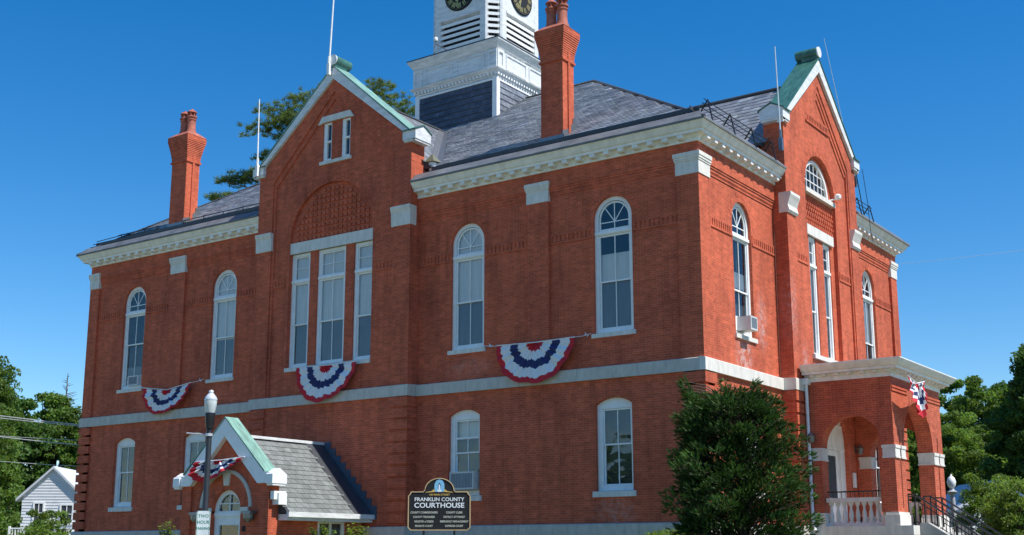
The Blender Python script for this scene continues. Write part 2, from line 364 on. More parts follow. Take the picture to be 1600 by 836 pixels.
def arch_ring(T, c, zs, r0, r1, d0, d1, n, par=CH, mat=None, a0=0, a1=180):
    m = M(T)
    for i in range(n):
        p = a0+(a1-a0)*(i+.09)/n; q = a0+(a1-a0)*(i+.91)/n; dz = random.uniform(-.006, .006)
        pts = [(c+r0*math.cos(math.radians(p)), zs+r0*math.sin(math.radians(p))), (c+r1*math.cos(math.radians(p)), zs+r1*math.sin(math.radians(p))),
               (c+r1*math.cos(math.radians(q)), zs+r1*math.sin(math.radians(q))), (c+r0*math.cos(math.radians(q)), zs+r0*math.sin(math.radians(q)))]
        m.prism(pts, d0+dz, d1)
    return tag(m.build('brick_arch', mat or BRICK, par), kind='stuff')
# --- plain walls
CB = 10.14  # underside of corbelling
def facade_section(T, u0, u1, ups, grs, up_d=.1, low_d=.04):
    m = M(T)
    m.panel(rect(u0, u1, 0, ZB0+.1), [g_open(c) for c in grs], low_d, .45)
    m.build('wall', BRICK, CH)
    m = M(T); m.panel(rect(u0, u1, ZB0+.1, ZF+.1), [u_open(c) for c in ups], up_d, .45); m.build('wall', BRICK, CH)
    for c in ups:
        arch_ring(T, c, 9.12, .68, .82, up_d-.004, up_d+.05, 22); arch_ring(T, c, 9.12, .83, .98, up_d-.005, up_d+.05, 24)
    for c in grs:
        w_ = .62; rise = .2; R_ = (w_*w_+rise*rise)/(2*rise); a = math.degrees(math.asin(w_/R_))
        arch_ring(T, c, 3.45+rise-R_, R_+.01, R_+.22, low_d-.004, low_d+.05, 14, a0=90-a*1.1, a1=90+a*1.1)
def corbels(T, u0, u1):
    m = M(T)
    m.box(u0, u1, .075, .2, CB+.0, CB+.07); m.box(u0, u1, .05, .2, CB+.10, CB+.17); m.box(u0, u1, .065, .2, CB+.07, CB+.10)
    m.box(u0, u1, .025, .2, CB+.20, CB+.27); m.box(u0, u1, .045, .2, CB+.17, CB+.20); m.box(u0, u1, .0, .2, CB+.27, ZF+.05)
    m.build('corbel_course', BRICK, CH)
def pilaster(T, u0, u1, zb=ZB1, zt=9.97, wrap=None, d0=0.0, d1=.12):
    m = M(T); m.box(u0, u1, d0, d1, zb, zt); m.build('pilaster', BRICK, CH)
def capital(T, u0, u1, d0=0., side=None, d1=.12, sl=True, sr=True):
    m = M(T); p = .03; a = p if sl else 0; b = p if sr else 0
    m.box(u0-a*.5, u1+b*.5, d0-.03, d1, 9.97, 10.36); m.box(u0-a, u1+b, d0-.05, d1, 10.36, 10.42); m.box(u0-a*1.6, u1+b*1.6, d0-.07, d1, 10.42, 10.50); m.box(u0-a*2., u1+b*2., d0-.09, d1, 10.50, 10.62)
    return m.build('capital', STONEL, CH)
def dentil_band(T, u0, u1, d):
    m = M(T); m.box(u0, u1, d-.03, d+.03, 8.56, 8.63); m.box(u0, u1, d-.026, d+.03, 8.83, 8.89)
    n = max(1, int(round((u1-u0)/.15)))
    for i in range(n): a = u0+(u1-u0)*i/n; b = a+(u1-u0)/n*.58; m.box(a, b, d-.025, d+.03, 8.63, 8.83)
    tag(m.build('dentil_band', BRICK, CH), kind='stuff')
def belt(T, u0, u1, d, n, z0=ZB0, z1=ZB1, name='belt_stone', mat=STONE, cap=0, deep=.12):
    for i in range(n):
        a = u0+(u1-u0)*i/n+(.004 if i else 0); b = u0+(u1-u0)*(i+1)/n-(.004 if i < n-1 else 0)
        m = M(T); e = random.uniform(-.003, .003)
        m.xprism([(d+e, z0), (deep, z0), (deep, z1+.03), (d+.02, z1), (d+e, z1-.02)], a, b); m.build(name, mat, CH)
def quoins(T, u0, u1, d0, d1, lo=.06, n=11, z1=ZB0):
    st_ = (z1-lo)/n
    for i in range(n):
        m = M(T); m.box(u0, u1, d0, d1, lo+i*st_+.045, lo+(i+1)*st_-.035); m.build('quoin', BRICK, CH)
# facade A
facade_section(FA, -L+.3, -17.7, (-25.4, -20.1), (-25.4, -21.3))
facade_section(FA, -10.62, -.3, (-8.45, -2.97), (-8.5, -3.0))
for a, b in ((-L, -27.7), (-23.15, -22.3), (-6.02, -5.22)):
    pilaster(FA, a, b)
capital(FA, -L, -27.7); capital(FA, -23.15, -22.3); capital(FA, -6.02, -5.22)
for a, b in ((-27.7, -23.15), (-22.3, -17.85), (-10.5, -6.02), (-5.22, -.72)): corbels(FA, a, b)
for a, b in ((-L, -27.7), (-23.15, -22.3), (-6.02, -5.22)):
    m = M(FA); m.box(a, b, 0, .2, 10.6, ZF+.05); m.build('frieze_block', BRICK, CH)
for a, b in ((-27.7, -26.12), (-24.68, -23.15), (-22.3, -20.8), (-19.4, -17.86), (-10.49, -9.17), (-7.73, -6.02), (-5.22, -3.7), (-2.25, -.72)): dentil_band(FA, a, b, .1)
belt(FA, -L-.05, -17.9, -.06, 5); belt(FA, -10.44, -.056, -.06, 5)
belt(FA, -L-.05, -17.9, -.08, 5, -1.6, 0, 'foundation_stone', STONE); belt(FA, -10.44, -.09, -.08, 5, -1.6, 0, 'foundation_stone', STONE)
quoins(FA, -L-.03, -27.6, -.045, .3); quoins(FA, -.7, .04, -.045, .7)
for q4 in ((-.66, -.04, .04, .66), (-.66, -.04, W-.66, W-.04), (-L+.04, -L+.66, .04, .66)): m = M(); m.box(*q4, 0, ZB0+.1); m.build('corner_wall', BRICK, CH)
# facade B (frame turned 90 degrees; u = y)
facade_section(FB, .3, 5.62, (3.05,), (3.05,)); facade_section(FB, 11.98, W-.3, (14.4,), (14.4,))
# corner piers are one block that both facades share
m = M(); m.box(-.72, 0, .0, .7, ZB1-.3, 9.97); m.build('pilaster', BRICK, CH)
m = M(); m.box(-.72, 0, W-.7, W, ZB1-.3, 9.97); m.build('pilaster', BRICK, CH)
m = M()
for (o, z0, z1) in ((.025, 9.97, 10.36), (.045, 10.36, 10.42), (.065, 10.42, 10.50), (.085, 10.50, 10.62)): m.box(-.72-o*.8, o, -o, .7+o*.8, z0, z1)
m.build('capital', STONEL, CH)
m = M()
for (o, z0, z1) in ((.025, 9.97, 10.36), (.045, 10.36, 10.42), (.065, 10.42, 10.50), (.085, 10.50, 10.62)): m.box(-.72, o, W-.7-o*.8, W+o*.8, z0, z1)
m.build('capital', STONEL, CH)
m = M(); m.box(-.72, 0, 0, .7, 10.6, ZF+.05); m.build('frieze_block', BRICK, CH)
m = M(); m.box(-.72, 0, W-.7, W, 10.6, ZF+.05); m.build('frieze_block', BRICK, CH)
corbels(FB, .7, 5.5); corbels(FB, 12.1, W-.7)
for a, b in ((.72, 2.33), (3.77, 5.49), (12.12, 13.68), (15.12, W-.7)): dentil_band(FB, a, b, .1)
belt(FB, -.06, 5.5, -.06, 3, mat=STONEL); belt(FB, 12.1, W+.05, -.06, 2, mat=STONEL)  # same belt stone as facade A, sunlight painted in by a paler colour
belt(FB, -.09, 5.5, -.08, 3, -1.6, 0, 'foundation_stone', STONE); belt(FB, 12.1, W+.05, -.08, 2, -1.6, 0, 'foundation_stone', STONE)
quoins(FB, W-.7, W+.03, -.015, .3)
# hidden side and back walls, floor
m = M(); m.box(-L, -L+.35, .125, W, 0, ZF+.1); m.box(-L+.36, -.46, W-.35, W, 0, ZF+.1); m.build('back_wall', BRICK, CH)
m = M(); m.box(-L+.5, -.5, .5, W-.5, 4.3, 4.4); m.box(-L+.5, -.5, .5, W-.5, -.2, -.1); m.build('floor', DARK, CH)
m = M(); m.box(-L+.5, -.5, 3.4, 3.5, 0, 11); m.box(-3.5, -3.4, 3.5, W-.6, 0, 11); m.build('inner_wall', BLINDG, CH)
# windows
window_arched(FA, -25.4, .1, [(5.7, 6.5, BLINDG)], mid=7.42)
window_arched(FA, -20.1, .1, [(7.1, 9.8, BLIND), (5.7, 7.1, BLINDG)])
window_arched(FA, -8.45, .1, [(7.15, 9.8, BLIND), (5.7, 7.15, BLINDG)])
window_arched(FA, -2.97, .1, [(7.2, 8.05, BLIND), (5.7, 7.15, BLINDG)])
window_arched(FB, 3.05, .1, [(6.6, 7.6, BLIND), (5.7, 7.1, BLINDG)], mid=7.0)
window_arched(FB, 14.4, .1, [(7.0, 8.6, BLIND)], mid=6.95)
window_ground(FA, -25.4, .04, [(1.1, 3.3, BLINDD)])
window_ground(FA, -21.3, .04, [(1.1, 3.3, BLINDG)])
window_ground(FA, -8.5, .04, [(2.75, 3.4, BLIND), (1.1, 2.75, BLINDD)], extra=True)
window_ground(FA, -3.0, .04, [(1.0, 3.3, BLINDD)])
window_ground(FB, 3.05, .04, [(2.2, 3.3, BLIND)])
window_ground(FB, 14.4, .04, [(2.2, 3.3, BLIND)])
# --- gabled pavilions
def gable_outline(a, b, z0, ze, apex, c): return [(a, z0), (b, z0), (b, ze), (c, apex), (a, ze)]
def rolled_coping(T, c, a, b, za, zo_end, zi_end, zi_apex, df, depth, g_mat, par=CH):
    # a,b outer ends; za outer apex; zo_end outer z at ends; inner line
    for sgn in (-1, 1):
        e = a if sgn < 0 else b
        m = M(T); m.prism([(c, zi_apex), (e, zi_end), (e+sgn*.0, zo_end), (c, za)], df, df+.22); m.build('coping', OLDWHITE, par)
        m = M(T); t = .05; m.prism([(c, za+.002), (e-sgn*.15, zo_end+.17), (e-sgn*.15, zo_end+.17+t), (c, za+t)], df-.03, df+depth); m.build('coping_sheet', g_mat, par)
        ep = e-sgn*.28; sl2 = (za-zo_end)/abs(e-c); m = M(T); m.prism([(c, za-.42), (ep, zo_end-.42+sl2*.28), (ep, zo_end+sl2*.28-.02), (c, za-.002)], df+.23, df+depth-.02); m.build('parapet', BRICK, par)
def kneeler(T, u0, u1, d0, d1, z, par=CH, side=1):
    # stone block whose outer side shows a small gable
    m = M(T); m.box(u0, u1, d0, d1, z, z+.10); m.box(min(u0, u1)+.03, max(u0, u1)-.03, d0+.03, d1-.03, z-.07, z)
    h = z+.10; dm = (d0+d1)/2; m.xprism([(d0, h), (d1, h), (d1, h+.22), (dm, h+.42), (d0, h+.22)], u0, u1)
    o = m.build('kneeler', OLDWHITE, par)
    m = M(T); e = .05; m.xprism([(d0-e, h+.20), (dm, h+.42), (d1+e, h+.20), (d1+e, h+.24), (dm, h+.47), (d0-e, h+.24)], u0-.03, u1+.03); m.build('cap_sheet', COPPERD, o)
def offs(poly, c, k):  # shrink the recess outline
    return poly
def pavilion(T, a, b, c, recess, rest):
    pass
# ---- pavilion A : x -17.85 .. -10.5, front y = -.4
a, b, c = -17.85, -10.5, -14.18
TA = FA
r1 = [(a+.72, 4.3), (b-.72, 4.3), (b-.72, 12.55), (c, 15.52), (a+.72, 12.55)]
r2 = [(a+.84, 4.3), (b-.84, 4.3), (b-.84, 12.38), (c, 15.24), (a+.84, 12.38)]
m = M(TA); m.panel([(a, 4.25), (a+.72, 4.25), (a+.72, 12.55), (c, 15.52), (b-.72, 12.55), (b-.72, 4.25), (b, 4.25), (b, 12.95), (c, 16.1), (a, 12.95)], [], -.4, -.2); m.build('wall', BRICK, CH)
m = M(TA); m.panel([(a+.70, 4.25), (a+.84, 4.25), (a+.84, 12.38), (c, 15.24), (b-.84, 12.38), (b-.84, 4.25), (b-.70, 4.25), (b-.70, 12.56), (c, 15.54), (a+.70, 12.56)], [], -.35, -.2); m.build('corbel_course', BRICK, CH)
BA0, BA1, BR = -16.26, -12.25, 2.0
bigarch = [(BA0, 5.46), (BA1, 5.46)]+arc((BA0+BA1)/2, 10.15, BR, 0, 180, 32)
gw = [rect(-14.76, -14.34, 12.98, 14.42), rect(-13.86, -13.44, 12.98, 14.42)]
m = M(TA); m.panel([(a+.3, 4.25), (b-.3, 4.25), (b-.3, 12.7), (c, 15.9), (a+.3, 12.7)], [bigarch]+gw, -.3, 0.05); m.build('wall', BRICK, CH)
trip = [(-16.24, -15.30), (-14.93, -13.58), (-13.18, -12.27)]
m = M(TA); m.panel([(BA0-.1, 5.4), (BA1+.1, 5.4), (BA1+.1, 12.3), (BA0-.1, 12.3)], [rect(p, q, 5.6, 9.75) for p, q in trip], -.2, .05); m.build('wall', BRICK, CH)
arch_ring(TA, (BA0+BA1)/2, 10.15, 2.01, 2.16, -.306, -.2, 54); arch_ring(TA, (BA0+BA1)/2, 10.15, 2.17, 2.32, -.304, -.2, 58)
m = M(TA); m.box(BA0-.02, BA1+.02, -.27, -.1, 9.75, 10.15); m.build('lintel', STONEL, CH)
_bk = {}
def brick(T, u, d, z, hw, hh):
    k2 = (T is FA, hw, hh)
    if k2 not in _bk:
        mm = M(frame(th=0 if T is FA else PI/2)); mm.box(-hw, hw, -.025, .03, -hh, hh); o = mm.build('brick', BRICK, CH); _bk[k2] = o.data; o.location = T(u, d, z); return
    o = bpy.data.objects.new('brick', _bk[k2]); COL.objects.link(o); o.parent = CH; o.location = T(u, d, z)
# chequered brickwork inside the arch
for i in range(-9, 10):
    for j in range(0, 10):
        u = (BA0+BA1)/2+i*.21; z = 10.24+j*.21
        if math.hypot(u-(BA0+BA1)/2, max(0, z+.06-10.15)) < BR-.12: brick(TA, u, -.22, z, .07, .065)
m = M(TA); m.xprism([(-.36, 5.44), (-.1, 5.44), (-.1, 5.62), (-.36, 5.58)], BA0-.0, BA1+.02); m.build('sill', STONEL, CH)
def rect_window(T, u0, u1, z0, z1, d, tr, mid, blinds, upv_=1, nv=1, fw_=.11, nh=1, par=CH):
    m = M(T); m.panel(rect(u0, u1, z0, z1), [rect(u0+fw_, u1-fw_, z0+.1, tr-.06), rect(u0+fw_, u1-fw_, tr+.06, z1-fw_)], d, d+.12, back=True); m.box(u0+.01, u1-.01, d-.04, d, tr-.04, tr+.05)
    wn = m.build('window', WHITE, par)
    sash(T, u0+fw_+.004, u1-fw_-.004, tr+.064, z1-fw_-.004, d+.04, wn, upv_, nh, .04)
    sash(T, u0+fw_+.004, u1-fw_-.004, mid-.02, tr-.064, d+.03, wn, nv, 0, .045)
    sash(T, u0+fw_+.004, u1-fw_-.004, z0+.104, mid+.02, d+.06, wn, nv, 0, .045)
    for (b0, b1, mt) in blinds: blind(T, u0+.08, u1-.08, b0, b1, d+.125, mt, wn)
    return wn
for i, (p, q) in enumerate(trip): rect_window(TA, p, q, 5.6, 9.75, -.14, 8.72, 7.15, [(7.15, 9.7, BLIND), (5.65, 7.15, BLINDG)], 1 if i == 1 else 0, 1 if i == 1 else 0)
for (p, q) in ((-14.76, -14.34), (-13.86, -13.44)):
    m = M(TA); m.panel(rect(p, q, 12.98, 14.42), [rect(p+.17, q-.06, 13.06, 13.66), rect(p+.17, q-.06, 13.74, 14.34)], -.26, -.16, back=True); m.box(p+.02, q-.02, -.275, -.25, 13.67, 13.73)
    wn = m.build('window', WHITE, CH); pane(TA, rect(p+.07, q-.07, 13.05, 13.67), -.2, wn); pane(TA, rect(p+.07, q-.07, 13.73, 14.35), -.2, wn); blind(TA, p+.05, q-.05, 13.0, 14.4, .03, BLINDD, wn)
m = M(TA); m.prism([(-14.98, 14.38), (-14.7, 14.43), (-13.5, 14.43), (-13.22, 14.38), (-13.42, 14.66), (-14.78, 14.66)], -.37, -.2); m.build('lintel', STONEL, CH)
m = M(TA); m.xprism([(-.37, 12.84), (-.2, 12.84), (-.2, 13.0), (-.37, 12.96)], -14.86, -13.34); m.build('sill', STONEL, CH)
# lower pavilion wall, belt, quoins, capitals
m = M(TA); m.panel(rect(a, b, 0, 4.26), [], -.38, .06); m.build('wall', BRICK, CH)
belt(TA, a-.05, b+.05, -.46, 4); belt(TA, a-.05, b+.05, -.48, 4, -1.6, 0, 'foundation_stone', STONE)
quoins(TA, a-.015, a+.74, -.445, .04); quoins(TA, b-.76, b+.035, -.445, .04)
for (p, q) in ((a, a+.74), (b-.78, b)):
    m = M(TA); m.xprism([(-.44, 9.98), (-.12, 9.98), (-.12, 10.66), (-.51, 10.66), (-.51, 10.58), (-.46, 10.44), (-.45, 10.2)], p-.03, q+.03); m.build('capital', STONEL, CH)
dentil_band(TA, a+.84, BA0-.12, -.3); dentil_band(TA, BA1+.12, b-.84, -.3)
for s_ in (a, b-.31): m = M(TA); m.box(s_+.005, s_+.305, -.395, .29, 4.25, 12.9); m.box(s_+.012, s_+.30, .291, 1.9, 4.25, 12.3); m.build('side_wall', BRICK, CH)
rolled_coping(TA, c, a-.20, b+.20, 16.44, 13.05, 12.86, 15.98, -.50, .78, COPPER_SHEEN)
kneeler(TA, b-.30, b+.27, -.53, .30, 12.93); kneeler(TA, a-.27, a+.30, -.53, .30, 12.93)
def scroll(T, c, z, d0, d1, r=.19):
    m = M(T); n = 24
    m.prism([(c+r*math.cos(2*PI*i/n), z+r*math.sin(2*PI*i/n)) for i in range(n)], d0, d1); o = m.build('ridge_scroll', COPPERD, CH, smooth=True)
    m = M(T); m.prism([(c+r*1.04*math.cos(2*PI*i/n), z+r*1.04*math.sin(2*PI*i/n)) for i in range(n)], d0-.05, d0-.002); m.build('end_disc', OLDWHITE, o)
    m = M(T); m.prism([(c-.09, z-.3), (c+.09, z-.3), (c+.13, z), (c-.13, z)], d0-.01, d1-.2); m.build('scroll_neck', COPPERD, o)
scroll(TA, c, 16.68, -.50, .30)
# ---- pavilion B : u 5.5..12.1
a, b, c = 5.5, 12.1, 8.8; TBf = FB
m = M(TBf); m.panel([(a, 4.25), (a+.72, 4.25), (a+.72, 12.9), (c, 15.35), (b-.72, 12.9), (b-.72, 4.25), (b, 4.25), (b, 13.2), (c, 16.0), (a, 13.2)], [], -.4, -.2); m.build('wall', BRICK, CH)
m = M(TBf); m.panel([(a+.70, 4.25), (a+.82, 4.25), (a+.82, 12.74), (c, 15.10), (b-.82, 12.74), (b-.82, 4.25), (b-.70, 4.25), (b-.70, 12.92), (c, 15.36), (a+.70, 12.92)], [], -.365, -.2); m.build('corbel_course', BRICK, CH)
m = M(TBf); m.panel([(a+.8, 12.6), (a+.92, 12.6), (c, 14.86), (b-.92, 12.6), (b-.8, 12.6), (b-.8, 12.76), (c, 15.12), (a+.8, 12.76)], [], -.335, -.2); m.build('corbel_course', BRICK, CH)
RB0, RB1 = 7.42, 10.18
brec = [(RB0, 5.46), (RB1, 5.46)]+arc(c, 11.35, 1.38, 0, 180, 28)
m = M(TBf); m.panel([(a+.3, 4.25), (b-.3, 4.25), (b-.3, 12.9), (c, 15.7), (a+.3, 12.9)], [brec], -.3, .05); m.build('wall', BRICK, CH)
m = M(TBf); m.box(7.75, 9.85, -.345, -.2, 14.02, 14.10); m.box(7.75, 9.85, -.345, -.2, 13.78, 13.84)
for i in range(14): m.box(7.78+i*.148, 7.78+i*.148+.085, -.34, -.2, 13.84, 14.02)
m.build('dentil_band', BRICK, CH)
m = M(TBf); aw = arched(c-1.2, c+1.2, 11.35, 11.4, 24)
m.panel([(RB0-.1, 5.4), (RB1+.1, 5.4), (RB1+.1, 12.9), (RB0-.1, 12.9)], [rect(7.86, 8.5, 5.6, 9.75), rect(9.15, 9.82, 5.6, 9.75), aw], -.16, .05); m.build('wall', BRICK, CH)
arch_ring(TBf, c, 11.35, 1.39, 1.53, -.306, -.2, 40); arch_ring(TBf, c, 11.35, 1.54, 1.69, -.304, -.2, 44)
m = M(TBf); m.box(7.6, 10.02, -.24, -.1, 9.75, 10.1); m.build('lintel', STONEL, CH)
m = M(TBf); m.box(RB0+.02, RB1-.02, -.33, -.1, 11.2, 11.36); m.build('sill', STONEL, CH)
m = M(TBf); m.xprism([(-.40, 5.44), (-.1, 5.44), (-.1, 5.62), (-.40, 5.58)], 7.35, 10.1); m.build('sill', STONEL, CH)
for i in range(-7, 8):
    for j in range(6): u = c+i*.18+(.09 if j % 2 else 0); z = 10.2+j*.17; brick(FB, u, -.175, z, .055, .05)
m = M(TBf); ci = arched(c-1.04, c+1.04, 11.45, 11.45, 24); m.panel(aw, [ci], -.14, -.02, back=True); wn = m.build('window', CREAM, CH)
m = M(TBf)
for i in range(1, 6): u = c-1.04+i*2.08/6; h = math.sqrt(max(0, 1.04**2-(u-c)**2)); m.box(u-.015, u+.015, -.10, -.07, 11.45, 11.45+h)
for zz in (11.8, 12.15): h = math.sqrt(1.04**2-(zz-11.45)**2); m.box(c-h, c+h, -.098, -.072, zz-.015, zz+.015)
m.build('muntin', WHITE, wn); pane(TBf, arched(c-1.04, c+1.04, 11.45, 11.45, 20), -.06, wn)
rect_window(TBf, 7.86, 8.5, 5.6, 9.75, -.12, 8.72, 7.15, [(7.2, 9.7, BLIND), (5.6, 7.2, BLINDG)], 0, 0); rect_window(TBf, 9.15, 9.82, 5.6, 9.75, -.12, 8.72, 7.15, [(7.2, 8.6, BLIND), (5.6, 7.2, BLINDG)], 0, 0)
dr = [(7.75, .0), (9.95, .0)]+arc(8.85, 2.75, 1.1, 0, 180, 24)
m = M(TBf); m.panel(rect(a, b, 0, 4.26), [dr], -.38, .06); m.build('wall', BRICKP, CH)
belt(TBf, a-.05, b+.05, -.46, 3, mat=STONEL); belt(TBf, a-.05, b+.05, -.48, 3, -1.6, 0, 'foundation_stone', STONE)  # belt paler here too, its sunlight put into the stone colour
quoins(TBf, a-.035, a+.74, -.445, .04); quoins(TBf, b-.74, b+.02, -.445, .04)
for (p, q) in ((a, a+.72), (b-.72, b)):
    m = M(TBf); m.xprism([(-.44, 9.98), (-.14, 9.98), (-.14, 10.66), (-.57, 10.66), (-.57, 10.56), (-.52, 10.44), (-.45, 10.24), (-.49, 10.06)], p-.03, q+.03); m.build('capital', STONEL, CH)
dentil_band(TBf, a+.82, RB0-.05, -.3); dentil_band(TBf, RB1+.05, b-.82, -.3)
for s_ in (a, b-.31): m = M(TBf); m.box(s_+.005, s_+.305, -.395, .29, 4.25, 13.15); m.box(s_+.012, s_+.30, .291, 2.2, 4.25, 12.5); m.build('side_wall', BRICK, CH)
rolled_coping(TBf, c, a-.20, b+.20, 16.36, 13.22, 12.98, 15.86, -.50, .78, COPPERD)
kneeler(TBf, a-.27, a+.30, -.53, .30, 13.14); kneeler(TBf, b-.30, b+.27, -.53, .30, 13.14)
scroll(TBf, c, 16.60, -.50, .30)
# --- cornice
prof = [(0, 10.93), (.05, 10.93), (.05, 11.03), (.08, 11.05), (.11, 11.10), (.27, 11.12), (.27, 11.19), (.32, 11.22), (.38, 11.31), (.44, 11.40), (.44, 11.425), (-.1, 11.425)]
m = M(); m.sweep([(-L, W-.01), (-L, 0), (-17.86, 0)], prof); m.build('cornice', CREAM, CH)
m = M(); m.sweep([(-10.49, 0), (0, 0), (0, 5.49)], prof); m.build('cornice', CREAM, CH)
m = M(); m.sweep([(0, 12.11), (0, W), (-L+.01, W)], prof); m.build('cornice', CREAM, CH)
def modillion(T, u, par, z=11.015, s=1.0):
    m = M(T); m.xprism([(-.055, z-.03), (-.055, z+.1), (-.255*s, z+.1), (-.255*s, z+.0), (-.20*s, z-.03)], u-.09, u+.09); m.build('modillion', CREAM, par)
for i in range(21): modillion(FA, -L+.2+i*.5, CH)
for i in range(20): modillion(FA, -9.95+i*.5, CH)
for i in range(11): modillion(FB, .25+i*.5, CH)
for i in range(11): modillion(FB, 12.35+i*.5, CH)
# --- roofs
E = .46; ZE = 11.43; RK = (17.65-ZE)/(8.8+E); ZR = 17.65
m = M(); V = [(-L-E, -E, ZE), (E, -E, ZE), (E, W+E, ZE), (-L-E, W+E, ZE), (-19.6, 8.8, ZR), (-8.8, 8.8, ZR)]
zn = ZE+RK*(.28+E)
V += [(-17.87, -E, ZE), (-17.87, .28, zn), (-10.48, .28, zn), (-10.48, -E, ZE), (E, 5.48, ZE), (-.28, 5.48, zn), (-.28, 12.12, zn), (E, 12.12, ZE)]
m.add(V, [(0, 6, 7, 4), (7, 8, 5, 4), (8, 9, 1, 5), (1, 10, 11, 5), (11, 12, 5), (12, 13, 2, 5), (2, 3, 4, 5), (3, 0, 4)])
m.add([(-L+.1, .3, ZE-.03), (-.3, .3, ZE-.03), (-.3, W-.3, ZE-.03), (-L+.1, W-.3, ZE-.03)], [(3, 2, 1, 0)])
RF = m.build('roof', DARKM, CH)
m = M(); e2 = E+.02   # dark eave sheet
m.sweep([(-L, W), (-L, 0), (-17.87, 0)], [(0, ZE-.01), (e2, ZE-.03), (e2, ZE+.03), (.2, ZE+.31)]); m.sweep([(-10.48, 0), (0, 0), (0, 5.48)], [(0, ZE-.01), (e2, ZE-.03), (e2, ZE+.03), (.2, ZE+.31)])
m.sweep([(0, 12.12), (0, W), (-L, W)], [(0, ZE-.01), (e2, ZE-.03), (e2, ZE+.03), (.2, ZE+.31)]); m.build('eave_sheet', simple('eave_metal', (.16, .165, .17), .5, var=.35, scale=1.5), CH)
def zmain(x, y): return ZE+RK*min(y+E, E-x, x+L+E, W+E-y)
GA = (15.75, .92); GBz = (15.55, .90)
def zga(x, y): return GA[0]-GA[1]*abs(x+14.18) if y > .25 else -99
def zgb(x, y): return GBz[0]-GBz[1]*abs(y-8.8) if x < -.25 else -99
m = M(); m.prism([(-14.18-4.0, 15.75-.92*4.0), (-14.18+4.0, 15.75-.92*4.0), (-14.18, 15.75)], .26, 7.0); m.build('gable_roof', DARKM, CH)
m = M(FB); m.prism([(8.8-3.6, 15.55-.9*3.6), (8.8+3.6, 15.55-.9*3.6), (8.8, 15.55)], .26, 7.5); m.build('gable_roof', DARKM, CH)
def slates(name, fz, x0, x1, y0, y1, along, k, test, sw=.27, sh=.22, mat=SLATE, seed=1, lift=.03):
    # along: 'x' rows run along x and the slope climbs in y (sign k0), 'y' the other way round
    rnd = random.Random(seed); vs = []; fs = []; tones = []
    cs = math.cos(math.atan(abs(k[1]))); step = sh*cs
    n = int(((y1-y0) if along == 'x' else (x1-x0))/step); mm = int(((x1-x0) if along == 'x' else (y1-y0))/sw)+1
    for r in range(n):
        for q in range(mm):
            o = (r % 2)*.5
            if along == 'x': u0 = x0+(q-o)*sw; s0 = (y0+r*step) if k[0] > 0 else (y1-r*step)
            else: u0 = y0+(q-o)*sw; s0 = (x0+r*step) if k[0] > 0 else (x1-r*step)
            u1 = u0+sw-.012; s1 = s0+(step*1.08)*k[0]; sl_ = step*rnd.uniform(0, .1)*k[0]
            cx, cy = ((u0+u1)/2, (s0+s1)/2) if along == 'x' else ((s0+s1)/2, (u0+u1)/2)
            if not test(cx, cy): continue
            b = len(vs); t = rnd.uniform(.008, .02)
            def P(u, s): return (u, s) if along == 'x' else (s, u)
            lo = lift+t; hi = lift-.012
            for (u, s, h) in ((u0, s0-sl_, lo), (u1, s0-sl_, lo), (u1, s1, hi), (u0, s1, hi), (u0, s0-sl_, lo-.03), (u1, s0-sl_, lo-.03)):
                x, y = P(u, s); vs.append((x, y, fz(x, y, s)+h))
            fs += [(b, b+1, b+2, b+3), (b+4, b+5, b+1, b), (b+1, b+5, b+2), (b+4, b, b+3)]
            v = rnd.choice((.72, .85, .95, 1, 1.05, 1.15, 1.3)); tn = (v*rnd.uniform(.97, 1.03), v, v*rnd.uniform(.98, 1.06)); tones += [tn]*4
    me = bpy.data.meshes.new(name); me.from_pydata(vs, [], fs); me.materials.append(mat); set_tone(me, tones)
    o = bpy.data.objects.new(name, me); COL.objects.link(o); o.parent = CH; o['kind'] = 'stuff'; return o
kk = (1, RK)
def tA(x, y): return y+E < min(E-x, x+L+E)-.05 and zga(x, y) < zmain(x, y) and not (-16.3 < x < -12.1 and y > 6.6)
slates('roof_slates', lambda x, y, s: ZE+RK*(y+E), -L, 0, .28, 8.7, 'x', kk, tA, seed=2)
def tB(x, y): return (E-x) < min(y+E, W+E-y)-.05 and zgb(x, y) < zmain(x, y)
slates('roof_slates', lambda x, y, s: ZE+RK*(E-x), -8.7, -.28, 0, W, 'y', (-1, RK), tB, seed=3)
def tL(x, y): return (x+L+E) < min(y+E, W+E-y)-.05
slates('roof_slates', lambda x, y, s: ZE+RK*(x+L+E), -L-.2, -19.7, 0, W, 'y', (1, RK), tL, seed=4)
def tga(x, y): return zga(x, y) > zmain(x, y)+.02 and abs(x+14.18) < 3.95
slates('roof_slates', lambda x, y, s: 15.75-.92*(x+14.18), -14.15, -10.25, .29, 6.6, 'y', (-1, .92), tga, sw=.3, sh=.24, mat=SLATE, seed=5)
slates('roof_slates', lambda x, y, s: 15.75+.92*(x+14.18), -18.1, -14.2, .29, 6.6, 'y', (1, .92), tga, sw=.3, sh=.24, seed=6)
def tgb(x, y): return zgb(x, y) > zmain(x, y)+.02 and abs(y-8.8) < 3.5
slates('roof_slates', lambda x, y, s: 15.55+.9*(y-8.8), -7.0, -.29, 5.3, 8.75, 'x', (1, .9), tgb, sw=.3, sh=.30, seed=7, lift=.035)
slates('roof_slates', lambda x, y, s: 15.55-.9*(y-8.8), -7.0, -.29, 8.85, 12.3, 'x', (-1, .9), tgb, sw=.3, sh=.30, seed=8, lift=.035)
